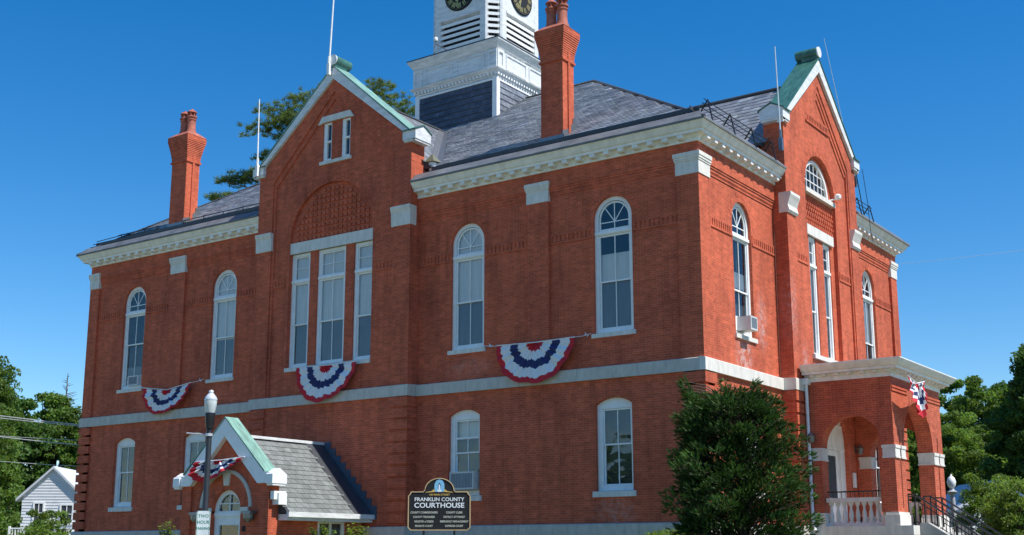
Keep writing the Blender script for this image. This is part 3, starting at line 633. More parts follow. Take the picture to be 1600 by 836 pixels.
# ridge, hip and valley sheets, gutter lip
m = M(); h = .05
for p, q in (((E, -E, ZE), (-8.8, 8.8, ZR)), ((-8.8, 8.8, ZR), (-19.6, 8.8, ZR)), ((-19.6, 8.8, ZR), (-L-E, -E, ZE)), ((E, W+E, ZE), (-8.8, 8.8, ZR)), ((-14.18, .28, 15.77), (-14.18, 5.9, 15.77)), ((-.28, 8.8, 15.57), (-5.6, 8.8, 15.57))): m.tube([(p[0], p[1], p[2]+.02), (q[0], q[1], q[2]+.02)], .06, 6)
m.build('ridge_cap', DARKM, CH)
m = M()
for (x0, x1) in ((-L-.1, -18.3), (-10.1, .0)): m = M(); m.box(x0, x1, .19, .22, ZE+.5, ZE+.62); m.build('gutter_lip', DARKM, CH)
for (x0, x1) in ((0.0, 5.0), (12.5, W)): m = M(FB); m.box(x0, x1, .19, .22, ZE+.5, ZE+.62); m.build('gutter_lip', DARKM, CH)
# valley sheets beside the gable roof A
m = M(); z1 = 15.75; y1 = (z1-ZE)/RK-E
for s_ in (-1, 1):
    xe = -14.18+s_*4.0; ze = z1-.92*4.0; ye = (ze-ZE)/RK-E
    p0 = Vector((xe, ye, ze)); p1 = Vector((-14.18, y1, z1)); u = Vector((s_*.32, 0, 0)); v = Vector((0, -.34, 0))
    m.add([tuple(p0+u+Vector((0, 0, .065))), tuple(p1+u*.6+Vector((0, 0, .065))), tuple(p1+Vector((0, 0, .05))), tuple(p0+Vector((0, 0, .05)))], [(0, 1, 2, 3)])
    m.add([tuple(p0+v+Vector((0, 0, .065))), tuple(p1+v+Vector((0, 0, .065))), tuple(p1+Vector((0, 0, .05))), tuple(p0+Vector((0, 0, .05)))], [(0, 1, 2, 3)])
m.build('valley_sheet', simple('valley_metal', (.17, .18, .20), .4, .3), CH)
# snow guards
def snow_guard(T, u0, u1, n):
    m = M(T); zz = ZE+.3
    for k_ in range(4): zk = zz+.08+k_*.11; dk = -.10-k_*.06; m.tube([(u0, dk, zk), (u1, dk, zk)], .014, 6)
    sg = m.build('snow_guard', METALD, CH)
    for i in range(n):
        u = u0+.25+(u1-u0-.5)*i/(n-1); m = M(T)
        m.tube([(u, .05, zz+.0), (u, -.28, zz+.46)], .022, 6); m.tube([(u, -.42, zz-.22), (u, -.28, zz+.46)], .022, 6); m.tube([(u, -.42, zz-.22), (u, .05, zz+.0)], .02, 6); m.build('bracket', METALD, sg)
snow_guard(FB, -.05, 5.0, 4); snow_guard(FB, 12.4, 14.2, 2)
def low_guard(T, u0, u1, n, dd=.55):
    m = M(T); zz = ZE+RK*(dd+E); m.tube([(u0, dd, zz+.22), (u1, dd, zz+.22)], .016, 6); m.tube([(u0, dd, zz+.12), (u1, dd, zz+.12)], .014, 6); sg = m.build('snow_guard', METALD, CH)
    for i in range(n): u = u0+.2+(u1-u0-.4)*i/(n-1); m = M(T); m.tube([(u, dd, zz), (u, dd, zz+.25)], .018, 6); m.build('bracket', METALD, sg)
low_guard(FA, -27.4, -24.7, 4); low_guard(FA, -23.3, -18.4, 5, .5)
m = M()
for k_ in range(3): m.tube([(-L-.35+.2*k_, .1, ZE+.45+.1*k_), (-L+1.6, .8, ZE+.72+.14*k_)], .016, 6)
m.build('snow_rail', METALD, CH)
# --- chimneys
def chimney(x0, x1, y0, y1, label=None):
    zb, zc, zt = 11.9, 14.95, 16.08; m = M()
    m.box(x0, x1, y0, y1, zb, zc)
    def ring(o, z0, z1, o2=None): m.box(x0-o, x1+o, y0-o, y1+o, z0, z1)
    ring(.05, zc, zc+.07); ring(.02, zc+.07, zc+.12)
    n = 12
    for i in range(n): ring(.015+.14*(i/(n-1))**1.3, zc+.12+i*.07, zc+.12+i*.07+.066)
    ring(.16, zc+.12+n*.07, zt)
    o = m.build('chimney', BRICK, CH)
    m = M(); xm, ym = (x0+x1)/2, (y0+y1)/2
    for (du, s_) in ((0, 1),): m.box(x1-.02, x1+.045, ym-.05, ym+.07, zb, zc+.75)
    m.box(x0+.3, x0+.42, y0-.045, y0+.02, zb, zc+.5) if False else None
    m.build('brick_rib', BRICK, o)
    m = M(); e = .17; z = zt
    m.v = [(x0-e, y0-e, z), (x1+e, y0-e, z), (x1+e, y1+e, z), (x0-e, y1+e, z), (x0+.08, y0+.1, z+.22), (x1-.08, y0+.1, z+.22), (x1-.08, y1-.1, z+.22), (x0+.08, y1-.1, z+.22)]
    m.f = [(0, 1, 5, 4), (1, 2, 6, 5), (2, 3, 7, 6), (3, 0, 4, 7), (4, 5, 6, 7), (3, 2, 1, 0)]; m.mi = [0]*6; m.build('chimney_cap', TERRA, o)
    for px_ in (xm-.215, xm+.215):
        m = M(); pz = zt+.12
        m.lathe([(.26, pz), (.22, pz+.1), (.175, pz+.25), (.165, pz+.62), (.19, pz+.64), (.19, pz+.68), (.17, pz+.69), (.17, pz+.74), (.21, pz+.76), (.21, pz+.81), (.15, pz+.82)], px_, ym, 20); p_ = m.build('chimney_pot', TERRA, o, smooth=True)
        m = M()
        for k_ in range(6): aa = k_*PI/3; m.box(px_+.14*math.cos(aa)-.022, px_+.14*math.cos(aa)+.022, ym+.14*math.sin(aa)-.022, ym+.14*math.sin(aa)+.022, pz+.82, pz+.97)
        m.lathe([(.20, pz+.97), (.20, pz+1.0), (.13, pz+1.07), (.05, pz+1.10), (.04, pz+1.14), (.01, pz+1.16)], px_, ym, 20); m.build('pot_hood', TERRA, o, smooth=True)
    m = M(); e = .03
    m.xprism([(y0-.06, zmain(0-5, y0)-.05), (y1+.1, zmain(-5, y1)+.1), (y1+.1, zmain(-5, y1)+.38), (y1-.1, zmain(-5, y1)+.38), (y1-.1, zmain(-5, y1)+.22), (y0+.3, zmain(-5, y0)+.4), (y0-.06, zmain(-5, y0)+.25)], x1, x1+e); m.box(x0-.03, x1+.03, y0-.05, y0-.002, zmain(-5, y0)-.1, zmain(-5, y0)+.13)
    m.build('flashing', METALG, o)
chimney(-5.97, -5.12, .75, 1.42); chimney(-24.42, -23.5, .75, 1.42)
# --- tower
TX, TY = -14.2, 8.8
tb = M(frame(TX, TY)); tb.box(-2.06, 2.06, -2.06, 2.06, 13, 17.96); TW = tb.build('tower', DARKM, CH)
for k_ in range(4):
    T = frame(TX, TY, k_*PI/2)
    m = M(T); hw_ = 2.12 if k_ % 2 == 0 else 2.029; m.box(-hw_, -1.9, -2.12, -2.03, 14.5, 17.96); m.box(1.9, hw_, -2.12, -2.03, 14.5, 17.96); m.box(-1.9, 1.9, -2.11, -2.03, 17.84, 17.96); m.build('trim_board', WHITE, TW)
    # slate hung wall
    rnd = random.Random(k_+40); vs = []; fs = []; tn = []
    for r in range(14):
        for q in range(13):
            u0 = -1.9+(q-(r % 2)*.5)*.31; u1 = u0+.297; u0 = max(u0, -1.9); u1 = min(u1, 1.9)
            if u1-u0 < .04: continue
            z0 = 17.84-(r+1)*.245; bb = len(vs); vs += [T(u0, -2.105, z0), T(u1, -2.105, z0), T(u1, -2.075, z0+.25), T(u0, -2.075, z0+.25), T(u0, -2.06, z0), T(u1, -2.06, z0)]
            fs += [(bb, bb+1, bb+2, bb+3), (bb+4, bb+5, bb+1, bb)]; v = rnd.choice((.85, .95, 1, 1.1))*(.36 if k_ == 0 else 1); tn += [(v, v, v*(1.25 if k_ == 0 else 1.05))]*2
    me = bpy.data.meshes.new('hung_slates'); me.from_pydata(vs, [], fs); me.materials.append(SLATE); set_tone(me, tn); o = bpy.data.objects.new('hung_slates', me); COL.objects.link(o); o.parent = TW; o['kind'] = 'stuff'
    m = M(T)
    for i in range(24): u = -2.13+i*(4.26-.09)/23; m.box(u, u+.09, -2.2, -2.09, 18.04, 18.14)
    tag(m.build('dentils', WHITE, TW), kind='stuff')
    m = M(T)
    for (p, q) in ((-2.17, -1.72), (1.72, 2.17)): m.panel(rect(p, q, 18.32, 19.12), [rect(p+.1, q-.1, 18.44, 19.0)], -2.215, -2.16)
    for (p, q) in ((-1.55, -.1), (.1, 1.55)): m.panel(rect(p, q, 18.4, 19.06), [rect(p+.06, q-.06, 18.46, 19.0)], -2.195, -2.16)
    m.build('parapet_panel', OLDWHITE, TW)
m = M(frame(TX, TY)); sq = lambda h: [(-h, h), (-h, -h), (h, -h), (h, h)]
m.sweep(sq(2.06), [(0, 17.94), (.05, 17.94), (.05, 18.03), (.03, 18.05), (.03, 18.13), (.14, 18.15), (.16, 18.19), (.22, 18.24), (.24, 18.28), (.12, 18.30), (.10, 18.32), (.10, 19.14), (.14, 19.16), (.17, 19.22), (.26, 19.36), (.32, 19.44), (.32, 19.50), (0, 19.50)], True)
m.build('entablature', OLDWHITE, TW)
m = M(frame(TX, TY)); m.sweep(sq(2.06), [(0, 19.502), (.34, 19.502), (.34, 19.54), (0, 19.62)], True); m.box(-2.06, 2.06, -2.06, 2.06, 19.45, 19.62); m.build('tower_deck', DARKM, TW)
HF, HC = 1.83, 1.32       # half size and half width of the main faces
oc = [(-HC, -HF), (HC, -HF), (HF, -HC), (HF, HC), (HC, HF), (-HC, HF), (-HF, HC), (-HF, -HC)]
m = M(frame(TX, TY)); inner = [(x*.86, y*.86) for x, y in oc]
m.v = [(TX+x, TY+y, z) for z in (19.5, 23.8) for x, y in inner]; m.f = [tuple(range(7, -1, -1)), tuple(range(8, 16))]+[(i, (i+1) % 8, (i+1) % 8+8, i+8) for i in range(8)]; m.mi = [0]*10
m.build('belfry_core', simple('belfry_shade', (.05, .055, .07), .8), TW)
def slat_bank(T, u0, u1, d, z0, z1, n):
    for i in range(n):
        z = z0+(z1-z0)*(i+.5)/n; m = M(T); h_ = min(.13, (z1-z0)/n*.52); m.xprism([(d, z-h_), (d+.03, z-h_), (d+.2, z+.04), (d+.2, z+.07), (d, z-.0)], u0, u1)
        m2 = m.build('louvre_slat', WHITE, TW)
def clock(T, d, z):
    m = M(T); n = 40
    m.prism([(.80*math.cos(2*PI*i/n), z+.80*math.sin(2*PI*i/n)) for i in range(n)], d-.03, d+.02); m.build('clock_rim', GOLD if False else METALD, TW)
    m = M(T); m.prism([(.76*math.cos(2*PI*i/n), z+.76*math.sin(2*PI*i/n)) for i in range(n)], d-.045, d-.031); cf = m.build('clock_face', BLACK, TW)
    m = M(T)
    def gb(r0, r1, ang, w0, off=0):
        dr_ = Vector((math.sin(ang), math.cos(ang))); pr = Vector((dr_.y, -dr_.x))
        p = dr_*r0+pr*off; q = dr_*r1+pr*off*1.25; m.prism([(p.x-pr.x*w0, z+p.y-pr.y*w0), (p.x+pr.x*w0, z+p.y+pr.y*w0), (q.x+pr.x*w0, z+q.y+pr.y*w0), (q.x-pr.x*w0, z+q.y-pr.y*w0)], d-.055, d-.045)
    nums = {1: 1, 2: 2, 3: 3, 4: 4, 5: 1, 6: 3, 7: 3, 8: 4, 9: 2, 10: 1, 11: 2, 12: 3}
    for hh in range(1, 13):
        k2 = nums[hh]
        for j in range(k2): gb(.46, .68, hh*PI/6, .016, (j-(k2-1)/2)*.052)
        if hh in (5, 6, 7, 8, 9, 10, 11, 12): gb(.46, .68, hh*PI/6+.0, .02, .075)
    for i in range(60): gb(.71, .735, i*PI/30, .006)
    for ang, l_, wd in ((math.radians(208), .40, .035), (math.radians(196), .62, .024)): gb(-.12, l_, ang, wd)
    tag(m.build('clock_numerals', GOLD, TW), kind='stuff')
for k_ in range(4):
    T = frame(TX, TY, k_*PI/2); d = -HF
    m = M(T); m.box(-HC, -HC+.28, d, d+.25, 19.5, 23.8); m.box(HC-.28, HC, d, d+.25, 19.5, 23.8); m.box(-HC+.28, HC-.28, d+.01, d+.24, 21.22, 23.8)
    m.xprism([(d-.03, 21.16), (d+.2, 21.10), (d+.2, 21.3), (d-.03, 21.24)], -HC+.26, HC-.26); m.build('belfry_frame', OLDWHITE, TW)
    slat_bank(T, -HC+.27, HC-.27, d+.02, 19.62, 21.14, 6)
    clock(T, d-.0, 22.25)
    T = frame(TX, TY, k_*PI/2+PI/4); d = -(HF+HC)/math.sqrt(2); hw = (HF-HC)/math.sqrt(2)
    m = M(T); m.box(-hw, -hw+.10, d-.0, d+.2, 19.5, 23.8); m.box(hw-.10, hw, d-.0, d+.2, 19.5, 23.8); m.build('belfry_frame', OLDWHITE, TW)
    slat_bank(T, -hw+.1, hw-.1, d+.02, 19.62, 23.6, 15)
m = M(); m.v = []; lev = [(1.0, 23.8), (1.12, 24.0), (1.15, 24.2), (.7, 25.2), (.62, 25.4), (.6, 27.2), (.72, 27.4), (.05, 29.6)]
for s_, z in lev: m.v += [(TX+x*s_, TY+y*s_, z) for x, y in oc]
m.f = [tuple(range(7, -1, -1))]+[(j*8+i, j*8+(i+1) % 8, (j+1)*8+(i+1) % 8, (j+1)*8+i) for j in range(len(lev)-1) for i in range(8)]; m.mi = [0]*len(m.f)
m.build('tower_roof', OLDWHITE, TW)
m = M(); m.tube([(-14.45, 6.75, 19.55), (-15.15, 6.55, 20.05)], .022, 8); m.lathe([(.02, 20.02), (.035, 20.14), (.04, 20.16)], -15.15, 6.55, 10); o = m.build('flood_light', METALG, TW)
m = M(); m.lathe([(.03, 20.15), (.08, 20.18), (.10, 20.25), (.08, 20.32), (.03, 20.35)], -15.15, 6.55, 14); m.build('lamp_globe', WHITE, o, smooth=True)
# --- porch on facade B
PX0, PX1, PY0, PY1, PT = .4, 3.17, 6.22, 11.2, .5
TS = frame(0, PY0); TF = frame(PX1, 0, PI/2); TN = frame(0, PY1-PT)
PO = M(); PO.box(PX0+.01, PX1+.45, PY0-.08, PY1+.08, -.30, -.02); PO = PO.build('porch', STONEL, CH)
sa = [(.87, .0), (2.80, .0)]+arc(1.835, 2.40, .965, 0, 180, 24)
def side_wall(T):
    m = M(T); m.panel([(PX0-.01, .38), (.87, .38), (.87, 2.40)]+list(reversed(arc(1.835, 2.40, .965, 0, 180, 24)[1:-1]))[0:0]+arc(1.835, 2.40, .965, 180, 0, 24)+[(2.80, .38), (PX1-.002, .38), (PX1-.002, 4.5), (PX0-.01, 4.5)], [], 0, PT, back=True)
    m.build('porch_wall', BRICKP, PO)
side_wall(TS); side_wall(TN)
fa_c, fa_r = 8.65, 1.48
y0f, y1f = PY0+.003, PY1-.003
slot1 = [(PY0+.42, .5), (PY0+.56, .5)]+arc(PY0+.49, 2.85, .07, 0, 180, 8); slot2 = [(PY1-.60, .5), (PY1-.46, .5)]+arc(PY1-.53, 2.85, .07, 0, 180, 8)
m = M(TF); m.panel([(y0f, .38), (fa_c-fa_r, .38)]+arc(fa_c, 2.40, fa_r, 180, 0, 28)+[(fa_c+fa_r, .38), (y1f, .38), (y1f, 4.5), (y0f, 4.5)], [slot1, slot2], 0, .14); m.build('porch_wall', BRICKP, PO)
m = M(TF); m.panel([(y0f+.01, .38), (fa_c-fa_r, .38)]+arc(fa_c, 2.40, fa_r, 180, 0, 28)+[(fa_c+fa_r, .38), (y1f-.01, .38), (y1f-.01, 4.49), (y0f+.01, 4.49)], [], .14, PT, back=True); m.build('porch_wall', BRICKP, PO)
m = M(TF)
for z in (4.05, 4.16): m.box(y0f+.02, fa_c-.9 if z < 4.1 else fa_c-.9, -.03, .05, z, z+.06); m.box(fa_c+.9, y1f-.02, -.03, .05, z, z+.06)
m.build('corbel_course', BRICKP, PO)
m = M(TF); m.box(y0f, y1f, -.0, .05, 4.24, 4.5) if False else None
# arch rings
arch_ring(TS, 1.835, 2.40, .97, 1.10, -.005, .05, 26, PO, BRICKP); arch_ring(TS, 1.835, 2.40, 1.11, 1.24, -.004, .05, 28, PO, BRICKP)
arch_ring(TF, fa_c, 2.40, 1.485, 1.62, -.006, .05, 40, PO, BRICKP)
def cap_block(x0, x1, y0, y1, z0=2.0, z1=2.40):
    m = M(); o = .03; m.box(x0-o*.3, x1+o*.3, y0-o*.3, y1+o*.3, z0+.001, z1-.099); m.box(x0-o, x1+o, y0-o, y1+o, z1-.1, z1-.002); m.box(x0-o*.8, x1+o*.8, y0-o*.8, y1+o*.8, z0-.0, z0+.05)
    k2 = m.build('impost_block', STONEL, PO); return k2
for (y0, y1) in ((PY0, PY0+.42), (PY0+.56, fa_c-fa_r)): cap_block(PX1-.36, PX1+.02, y0, y1)
for (y0, y1) in ((fa_c+fa_r, PY1-.60), (PY1-.46, PY1)): cap_block(PX1-.49, PX1+.02, y0, y1)
cap_block(.49, .87, PY0, PY0+PT); cap_block(.49, .87, PY1-PT, PY1)
for (x0, x1, y0, y1) in ((PX1-.40, PX1+.06, PY0-.06, fa_c-fa_r+.04), (PX1-.52, PX1+.06, fa_c+fa_r-.04, PY1+.06), (.46, .92, PY0-.06, PY0+PT), (.46, .92, PY1-PT, PY1+.06)):
    m = M(); m.box(x0, x1, y0, y1, -.02, .30); m.box(x0+.03, x1-.03, y0+.03, y1-.03, .30, .385); m.build('plinth', STONEL, PO)
prof2 = [(0, 4.48), (.04, 4.48), (.04, 4.60), (.07, 4.63), (.09, 4.69), (.30, 4.70), (.30, 4.77), (.36, 4.79), (.44, 4.88), (.50, 4.96), (.50, 4.99), (-.3, 5.04)]
m = M(); m.sweep([(PX0+.06, PY0), (PX1, PY0), (PX1, PY1), (PX0+.06, PY1)], prof2); m.build('porch_cornice', CREAM, PO)
for i in range(7):
    m = M(TS); u = .75+i*.4; m.xprism([(-.045, 4.61), (-.045, 4.69), (-.22, 4.69), (-.22, 4.63), (-.16, 4.61)], u-.06, u+.06); m.build('modillion', CREAM, PO)
for i in range(13):
    m = M(TF); u = PY0+.1+i*.4; m.xprism([(-.045, 4.61), (-.045, 4.69), (-.22, 4.69), (-.22, 4.63), (-.16, 4.61)], u-.06, u+.06); m.build('modillion', CREAM, PO)
m = M(); m.v = [(PX0+.06, PY0-.45, 4.995), (PX1+.45, PY0-.45, 4.995), (PX1+.45, PY1+.45, 4.995), (PX0+.06, PY1+.45, 4.995), (PX0+.06, PY0+1.2, 5.12), (PX1-1.2, PY0+1.2, 5.12), (PX1-1.2, PY1-1.2, 5.12), (PX0+.06, PY1-1.2, 5.12)]
m.f = [(0, 1, 5, 4), (1, 2, 6, 5), (2, 3, 7, 6), (4, 5, 6, 7), (3, 0, 4, 7), (3, 2, 1, 0)]; m.mi = [0]*6; m.build('porch_roof', METALG, PO)
m = M(); m.box(PX0+.1, PX1-.1, PY0+.1, PY1-.1, 4.3, 4.4); m.build('porch_ceiling', CREAM, PO)
# balustrades
def baluster_row(T, u0, u1, d, n):
    m = M(T); m.box(u0, u1, d-.11, d+.11, .71, .84); m.box(u0, u1, d-.09, d+.09, -.02, .08); bs = m.build('balustrade_rail', STONEL, PO)
    for i in range(n):
        u = u0+.12+(u1-u0-.24)*i/(n-1); m = M(T)
        m.box(u-.06, u+.06, d-.06, d+.06, .08, .13); m.lathe([(.045, .13), (.06, .17), (.075, .28), (.065, .38), (.038, .50), (.035, .56), (.055, .60), (.055, .63)], u, d, 10); m.box(u-.06, u+.06, d-.06, d+.06, .63, .71); m.build('baluster', STONEL, PO, smooth=True)
    m = M(T); m.tube([(u0, d, 1.03), (u1, d, 1.03)], .022, 8)
    for i in range(14): u = u0+.05+(u1-u0-.1)*i/13; m.tube([(u, d, .84), (u, d, 1.03)], .010, 6)
    m.build('iron_rail', METALD, PO)
baluster_row(TS, .90, 2.80, .22, 9); baluster_row(TN, .90, 2.80, .25, 9)
# steps and stair railings
SX = PX1+.45
for i in range(6):
    m = M(); m.box(SX+i*.27, SX+(i+1)*.27+.03, 7.0, 10.3, -1.9, -.02-(i+1)*.17); m.build('step', CONC, PO)
for (y0, y1) in ((6.75, 7.0), (10.3, 10.55)):
    m = M(frame(0, 0)); m.prism([(SX+.02, -1.9), (SX+2.6, -1.9), (SX+2.6, -1.45), (SX+.25, .06), (SX+.02, .06)], y0, y1); m.build('stair_cheek', CONC, PO)
def stair_rail(y):
    m = M(); sx = SX-.28; pts = [(sx-.2, y, .93), (sx+.02, y, .93), (sx+2.4, y, -.70), (sx+3.0, y, -.70)]
    m.tube(pts, .028, 8); m.tube([(p[0], p[1], p[2]-.16) for p in pts[1:3]], .016, 6); m.tube([(p[0], p[1], p[2]-.80) for p in pts[1:3]], .016, 6)
    r_ = m.build('stair_railing', METALD, PO)
    m = M(); sl_ = (-.70-.93)/2.38
    for i in range(22):
        x = sx+.02+i*.11; z = .93+sl_*(x-sx-.02); m.tube([(x, y, z-.80), (x, y, z-.16)], .009, 5)
    for x in (sx-.18, sx+.02, sx+1.2, sx+2.4): z = .93+sl_*max(0, x-sx-.02); m.tube([(x, y, z-.98), (x, y, z)], .024, 6)
    m.build('railing_bars', METALD, PO)
stair_rail(7.25); stair_rail(8.85); stair_rail(10.1)
# door, downspout, notice, porch fittings
m = M(FB); m.panel(dr, [rect(8.12, 9.40, .06, 2.55)], -.24, -.14); m.box(7.8, 9.9, -.27, -.2, 2.55, 2.62); m.box(7.9, 9.8, -.28, -.2, 3.35, 3.39); m.box(7.9, 9.8, -.28, -.2, 3.5, 3.53)
m.box(9.42, 9.50, -.28, -.2, .02, 2.5); m.build('door_surround', CREAM, PO)
m = M(FB); m.panel(rect(8.12, 9.40, .06, 2.55), [rect(8.32, 9.18, .95, 2.35)], -.21, -.15, back=True); dd = m.build('door', CREAM, PO)
m = M(FB); m.box(8.30, 9.20, -.19, -.17, .93, 2.37); m.build('door_panel_glass', BLINDD, PO)
m = M(FB); m.box(8.18, 8.28, -.25, -.21, .85, 1.06); m.tube([(8.23, -.27, .88), (8.23, -.27, 1.02)], .015, 6); m.build('door_handle', METALG, PO)
m = M(FB); m.box(10.2, 10.42, -.44, -.385, 1.35, 1.85); m.build('notice_plate', WHITE, PO)
def wall_lantern(T, u, d, z, par, mt=METALD):
    m = M(T); m.box(u-.06, u+.06, d-.03, d, z-.1, z+.12); m.tube([(u, d-.02, z+.06), (u, d-.16, z+.10)], .015, 6); m.lathe([(.12, z+.02), (.13, z+.05), (.05, z+.13), (.02, z+.16)], u, d-.18, 12); o = m.build('wall_lantern', mt, par)
    m = M(T); m.lathe([(.05, z-.17), (.09, z-.12), (.10, z+.02)], u, d-.18, 12); m.build('lantern_glass', simple('lantern_glass', (.55, .55, .5), .3), o)
    return o
def lant(T, u, d, z, par):
    m = M(T); m.box(u-.06, u+.06, d-.03, d, z-.1, z+.12); m.tube([(u, d-.02, z+.06), (u, d-.16, z+.10)], .015, 6); m.lathe([(.05, z-.17), (.09, z-.12), (.12, z+.04), (.05, z+.13), (.02, z+.16)], u, d-.18, 12); m.build('wall_lantern', METALG, par)
lant(FB, 10.6, -.38, 2.65, PO); lant(frame(0, PY0), .62, -.0, 2.72, PO)
m = M(); dx, dy = .52, 6.10
m.tube([(dx, dy, 4.42), (dx, dy, .1), (dx+.12, dy-.1, -.15)], .055, 10); DS = m.build('downspout', WHITE, CH, smooth=True)
m = M(); m.box(dx-.12, dx+.1, dy-.1, dy+.12, 4.40, 4.60); m.build('leader_head', WHITE, DS)
# conduit on the return of pavilion B
m = M(); m.tube([(-.04, 5.44, 9.4), (-.05, 5.44, 4.6), (-.02, 5.42, 4.2)], .010, 6); m.build('conduit', simple('conduit_paint', (.25, .09, .06), .6), CH)
m = M(FB); m.tube([(9.95, -.2, 11.45), (10.05, -.45, 11.5)], .03, 8); m.lathe([(.05, 11.45), (.11, 11.5), (.12, 11.6), (.06, 11.66)], 10.05, -.48, 12); m.build('flood_light', WHITE, CH, smooth=True)
# lantern-like roof light beside gable A
m = M(); x, y, z = -10.28, .45, 11.95
m.lathe([(.06, z), (.13, z+.12), (.15, z+.32), (.13, z+.36)], x, y, 8); o = m.build('roof_lantern', WHITE, CH)
m = M(); m.v = [(x-.2, y-.2, z+.36), (x+.22, y-.2, z+.34), (x+.22, y+.25, z+.38), (x-.2, y+.25, z+.40), (x, y, z+.68)]; m.f = [(0, 1, 4), (1, 2, 4), (2, 3, 4), (3, 0, 4), (3, 2, 1, 0)]; m.mi = [0]*5; m.build('lantern_cover', simple('tarnished_copper', (.16, .16, .10), .5), o)
# --- annex (side entrance vestibule)
AF = -4.6; AC = -14.2
AN = M(); AN.box(-16.1, -15.95, AF+.3, -.5, -2.2, .5); AN = AN.build('entrance_vestibule', BRICK, CH)
door = [(-14.83, -2.2), (-13.53, -2.2)]+arc(-14.18, .45, .65, 0, 180, 20)
T = FA
m = M(T); m.panel([(-16.15, -2.2), (-12.25, -2.2), (-12.25, 1.25), (-12.6, 1.27), (AC, 3.0), (-15.75, 1.27), (-16.15, 1.25)], [door], AF+.0, AF+.35); m.build('wall', BRICK, AN)
for (p, q) in ((-16.16, -15.75), (-12.65, -12.24)): m = M(T); m.box(p, q, AF-.08, AF+.3, -2.2, 1.25); m.build('pilaster', BRICK, AN)
m = M(T); m.panel([(-16.42, 1.24), (-15.72, 1.24), (AC, 2.74), (-12.66, 1.24), (-12.1, 1.24), (-12.1, 1.55), (-12.40, 1.58), (AC, 3.30), (-16.0, 1.56), (-16.42, 1.56)], [], AF-.18, AF+.10, back=True); m.build('coping', WHITE, AN)
for sgn in (-1, 1):
    m = M(T); e = AC+sgn*1.85; m.prism([(AC, 3.302), (e, 1.582), (e, 1.62), (AC, 3.35)], AF-.2, AF+.34); m.build('coping_sheet', COPPER_SHEEN, AN)
    m = M(T); m.prism([(AC, 2.8), (e, 1.25), (e, 1.578), (AC, 3.298)], AF+.11, AF+.33); m.build('parapet', BRICK, AN)
for (u0, u1) in ((-12.24, -11.95), (-16.45, -16.15)):
    m = M(T); m.xprism([(AF-.24, 1.22), (AF+.36, 1.22), (AF+.36, 1.50), (AF+.06, 1.68), (AF-.24, 1.50)], u0, u1); m.box(u0+.02, u1-.02, AF-.2, AF+.32, 1.16, 1.22); m.build('kneeler', WHITE, AN)
m = M(T); m.panel([(-14.83, -2.2), (-13.53, -2.2)]+arc(-14.18, .45, .65, 0, 180, 20), [arched(-14.68, -13.68, .45, .46, 16), rect(-14.62, -13.74, -1.0, .02)], AF+.14, AF+.22, back=True); m.box(-14.82, -13.54, AF+.10, AF+.14, .28, .40)
ed = m.build('door_surround', WHITE, AN)
m = M(T); m.box(-14.195, -14.165, AF+.15, AF+.19, .46, .95); m.box(-14.66, -13.7, AF+.155, AF+.185, .66, .69); m.build('muntin', WHITE, AN)
m = M(T); m.add([(u, AF+.2, z) for u, z in arched(-14.68, -13.68, .45, .46, 16)], [tuple(range(19))]); m.add([(u, AF+.2, z) for u, z in rect(-14.62, -13.74, -1.0, .02)], [(0, 1, 2, 3)]); m.build('pane', GLASS, AN, recalc=False)
m = M(T); m.box(-14.8, -13.6, AF+.9, AF+.92, -2, 1.1); m.build('curtain', BLINDD, AN)
m = M(T); m.prism([(-14.29, 1.22), (-14.07, 1.22), (-14.02, 1.60), (-14.34, 1.60)], AF-.05, AF+.05); m.build('keystone', STONEL, AN)
m = M(T); m.box(-13.53, -13.18, AF-.04, AF+.1, .38, .55); m.build('impost_block', STONEL, AN); m = M(T); m.box(-15.18, -14.83, AF-.04, AF+.1, .38, .55); m.build('impost_block', STONEL, AN)
arch_ring(T, -14.18, .45, .68, .86, AF-.006, AF+.05, 22, AN); 
m = M(T); m.panel(arc(-14.18, .55, 1.16, 0, 180, 24)+list(reversed(arc(-14.18, .55, 1.05, 0, 180, 24))), [], AF-.06, AF+.02); m.build('hood_mould', STONE, AN)
lant(T, -15.35, AF, .30, AN); lant(T, -12.98, AF, .25, AN)
for xx in (-15.35, -12.98):
    m = M(T); m.box(xx-.20, xx+.20, AF-.3, AF-.02, .34, .42); m.lathe([(.10, .12), (.16, .2), (.17, .34)], xx, AF-.17, 12); m.build('door_lamp', METALG, AN)
m = M(T); m.box(-13.42, -13.28, AF-.02, AF+.02, -.18, -.02); m.build('keypad', BLACK, AN)
# side wall, window band, gutter
m = M(); m.box(-12.5, -12.25, AF+.35, -2.55, -2.2, .45); m.box(-12.5, -12.25, -2.55, -1.3, -2.2, -1.0); m.box(-12.5, -12.25, -1.3, -.48, -2.2, .45); m.build('side_wall', BRICK, AN)
m = M(frame(-12.25, 0, PI/2)); m.panel(rect(-2.55, -1.3, -1.0, .45), [rect(-2.43, -1.96, -.88, .08), rect(-1.89, -1.42, -.88, .08)], .03, .12, back=True); wnn = m.build('side_window', WHITE, AN)
m = M(frame(-12.25, 0, PI/2)); m.add([(u, .08, z) for u, z in rect(-2.43, -1.42, -.88, .08)], [(0, 1, 2, 3)]); m.build('pane', GLASS, AN, recalc=False)
m = M(frame(-12.25, 0, PI/2)); m.box(-2.45, -1.4, .2, .22, -.9, .2); m.build('curtain', BLINDG, AN)
EX, EZ, RZ = -11.84, .34, 2.76; AK = (RZ-EZ)/(EX-AC)
m = M(); m.prism([(AC-(EX-AC), EZ), (EX, EZ), (EX, EZ+.02), (AC, RZ), (AC-(EX-AC), EZ+.02)], AF+.34, -.39)
m.build('vestibule_roof', DARKM, AN)
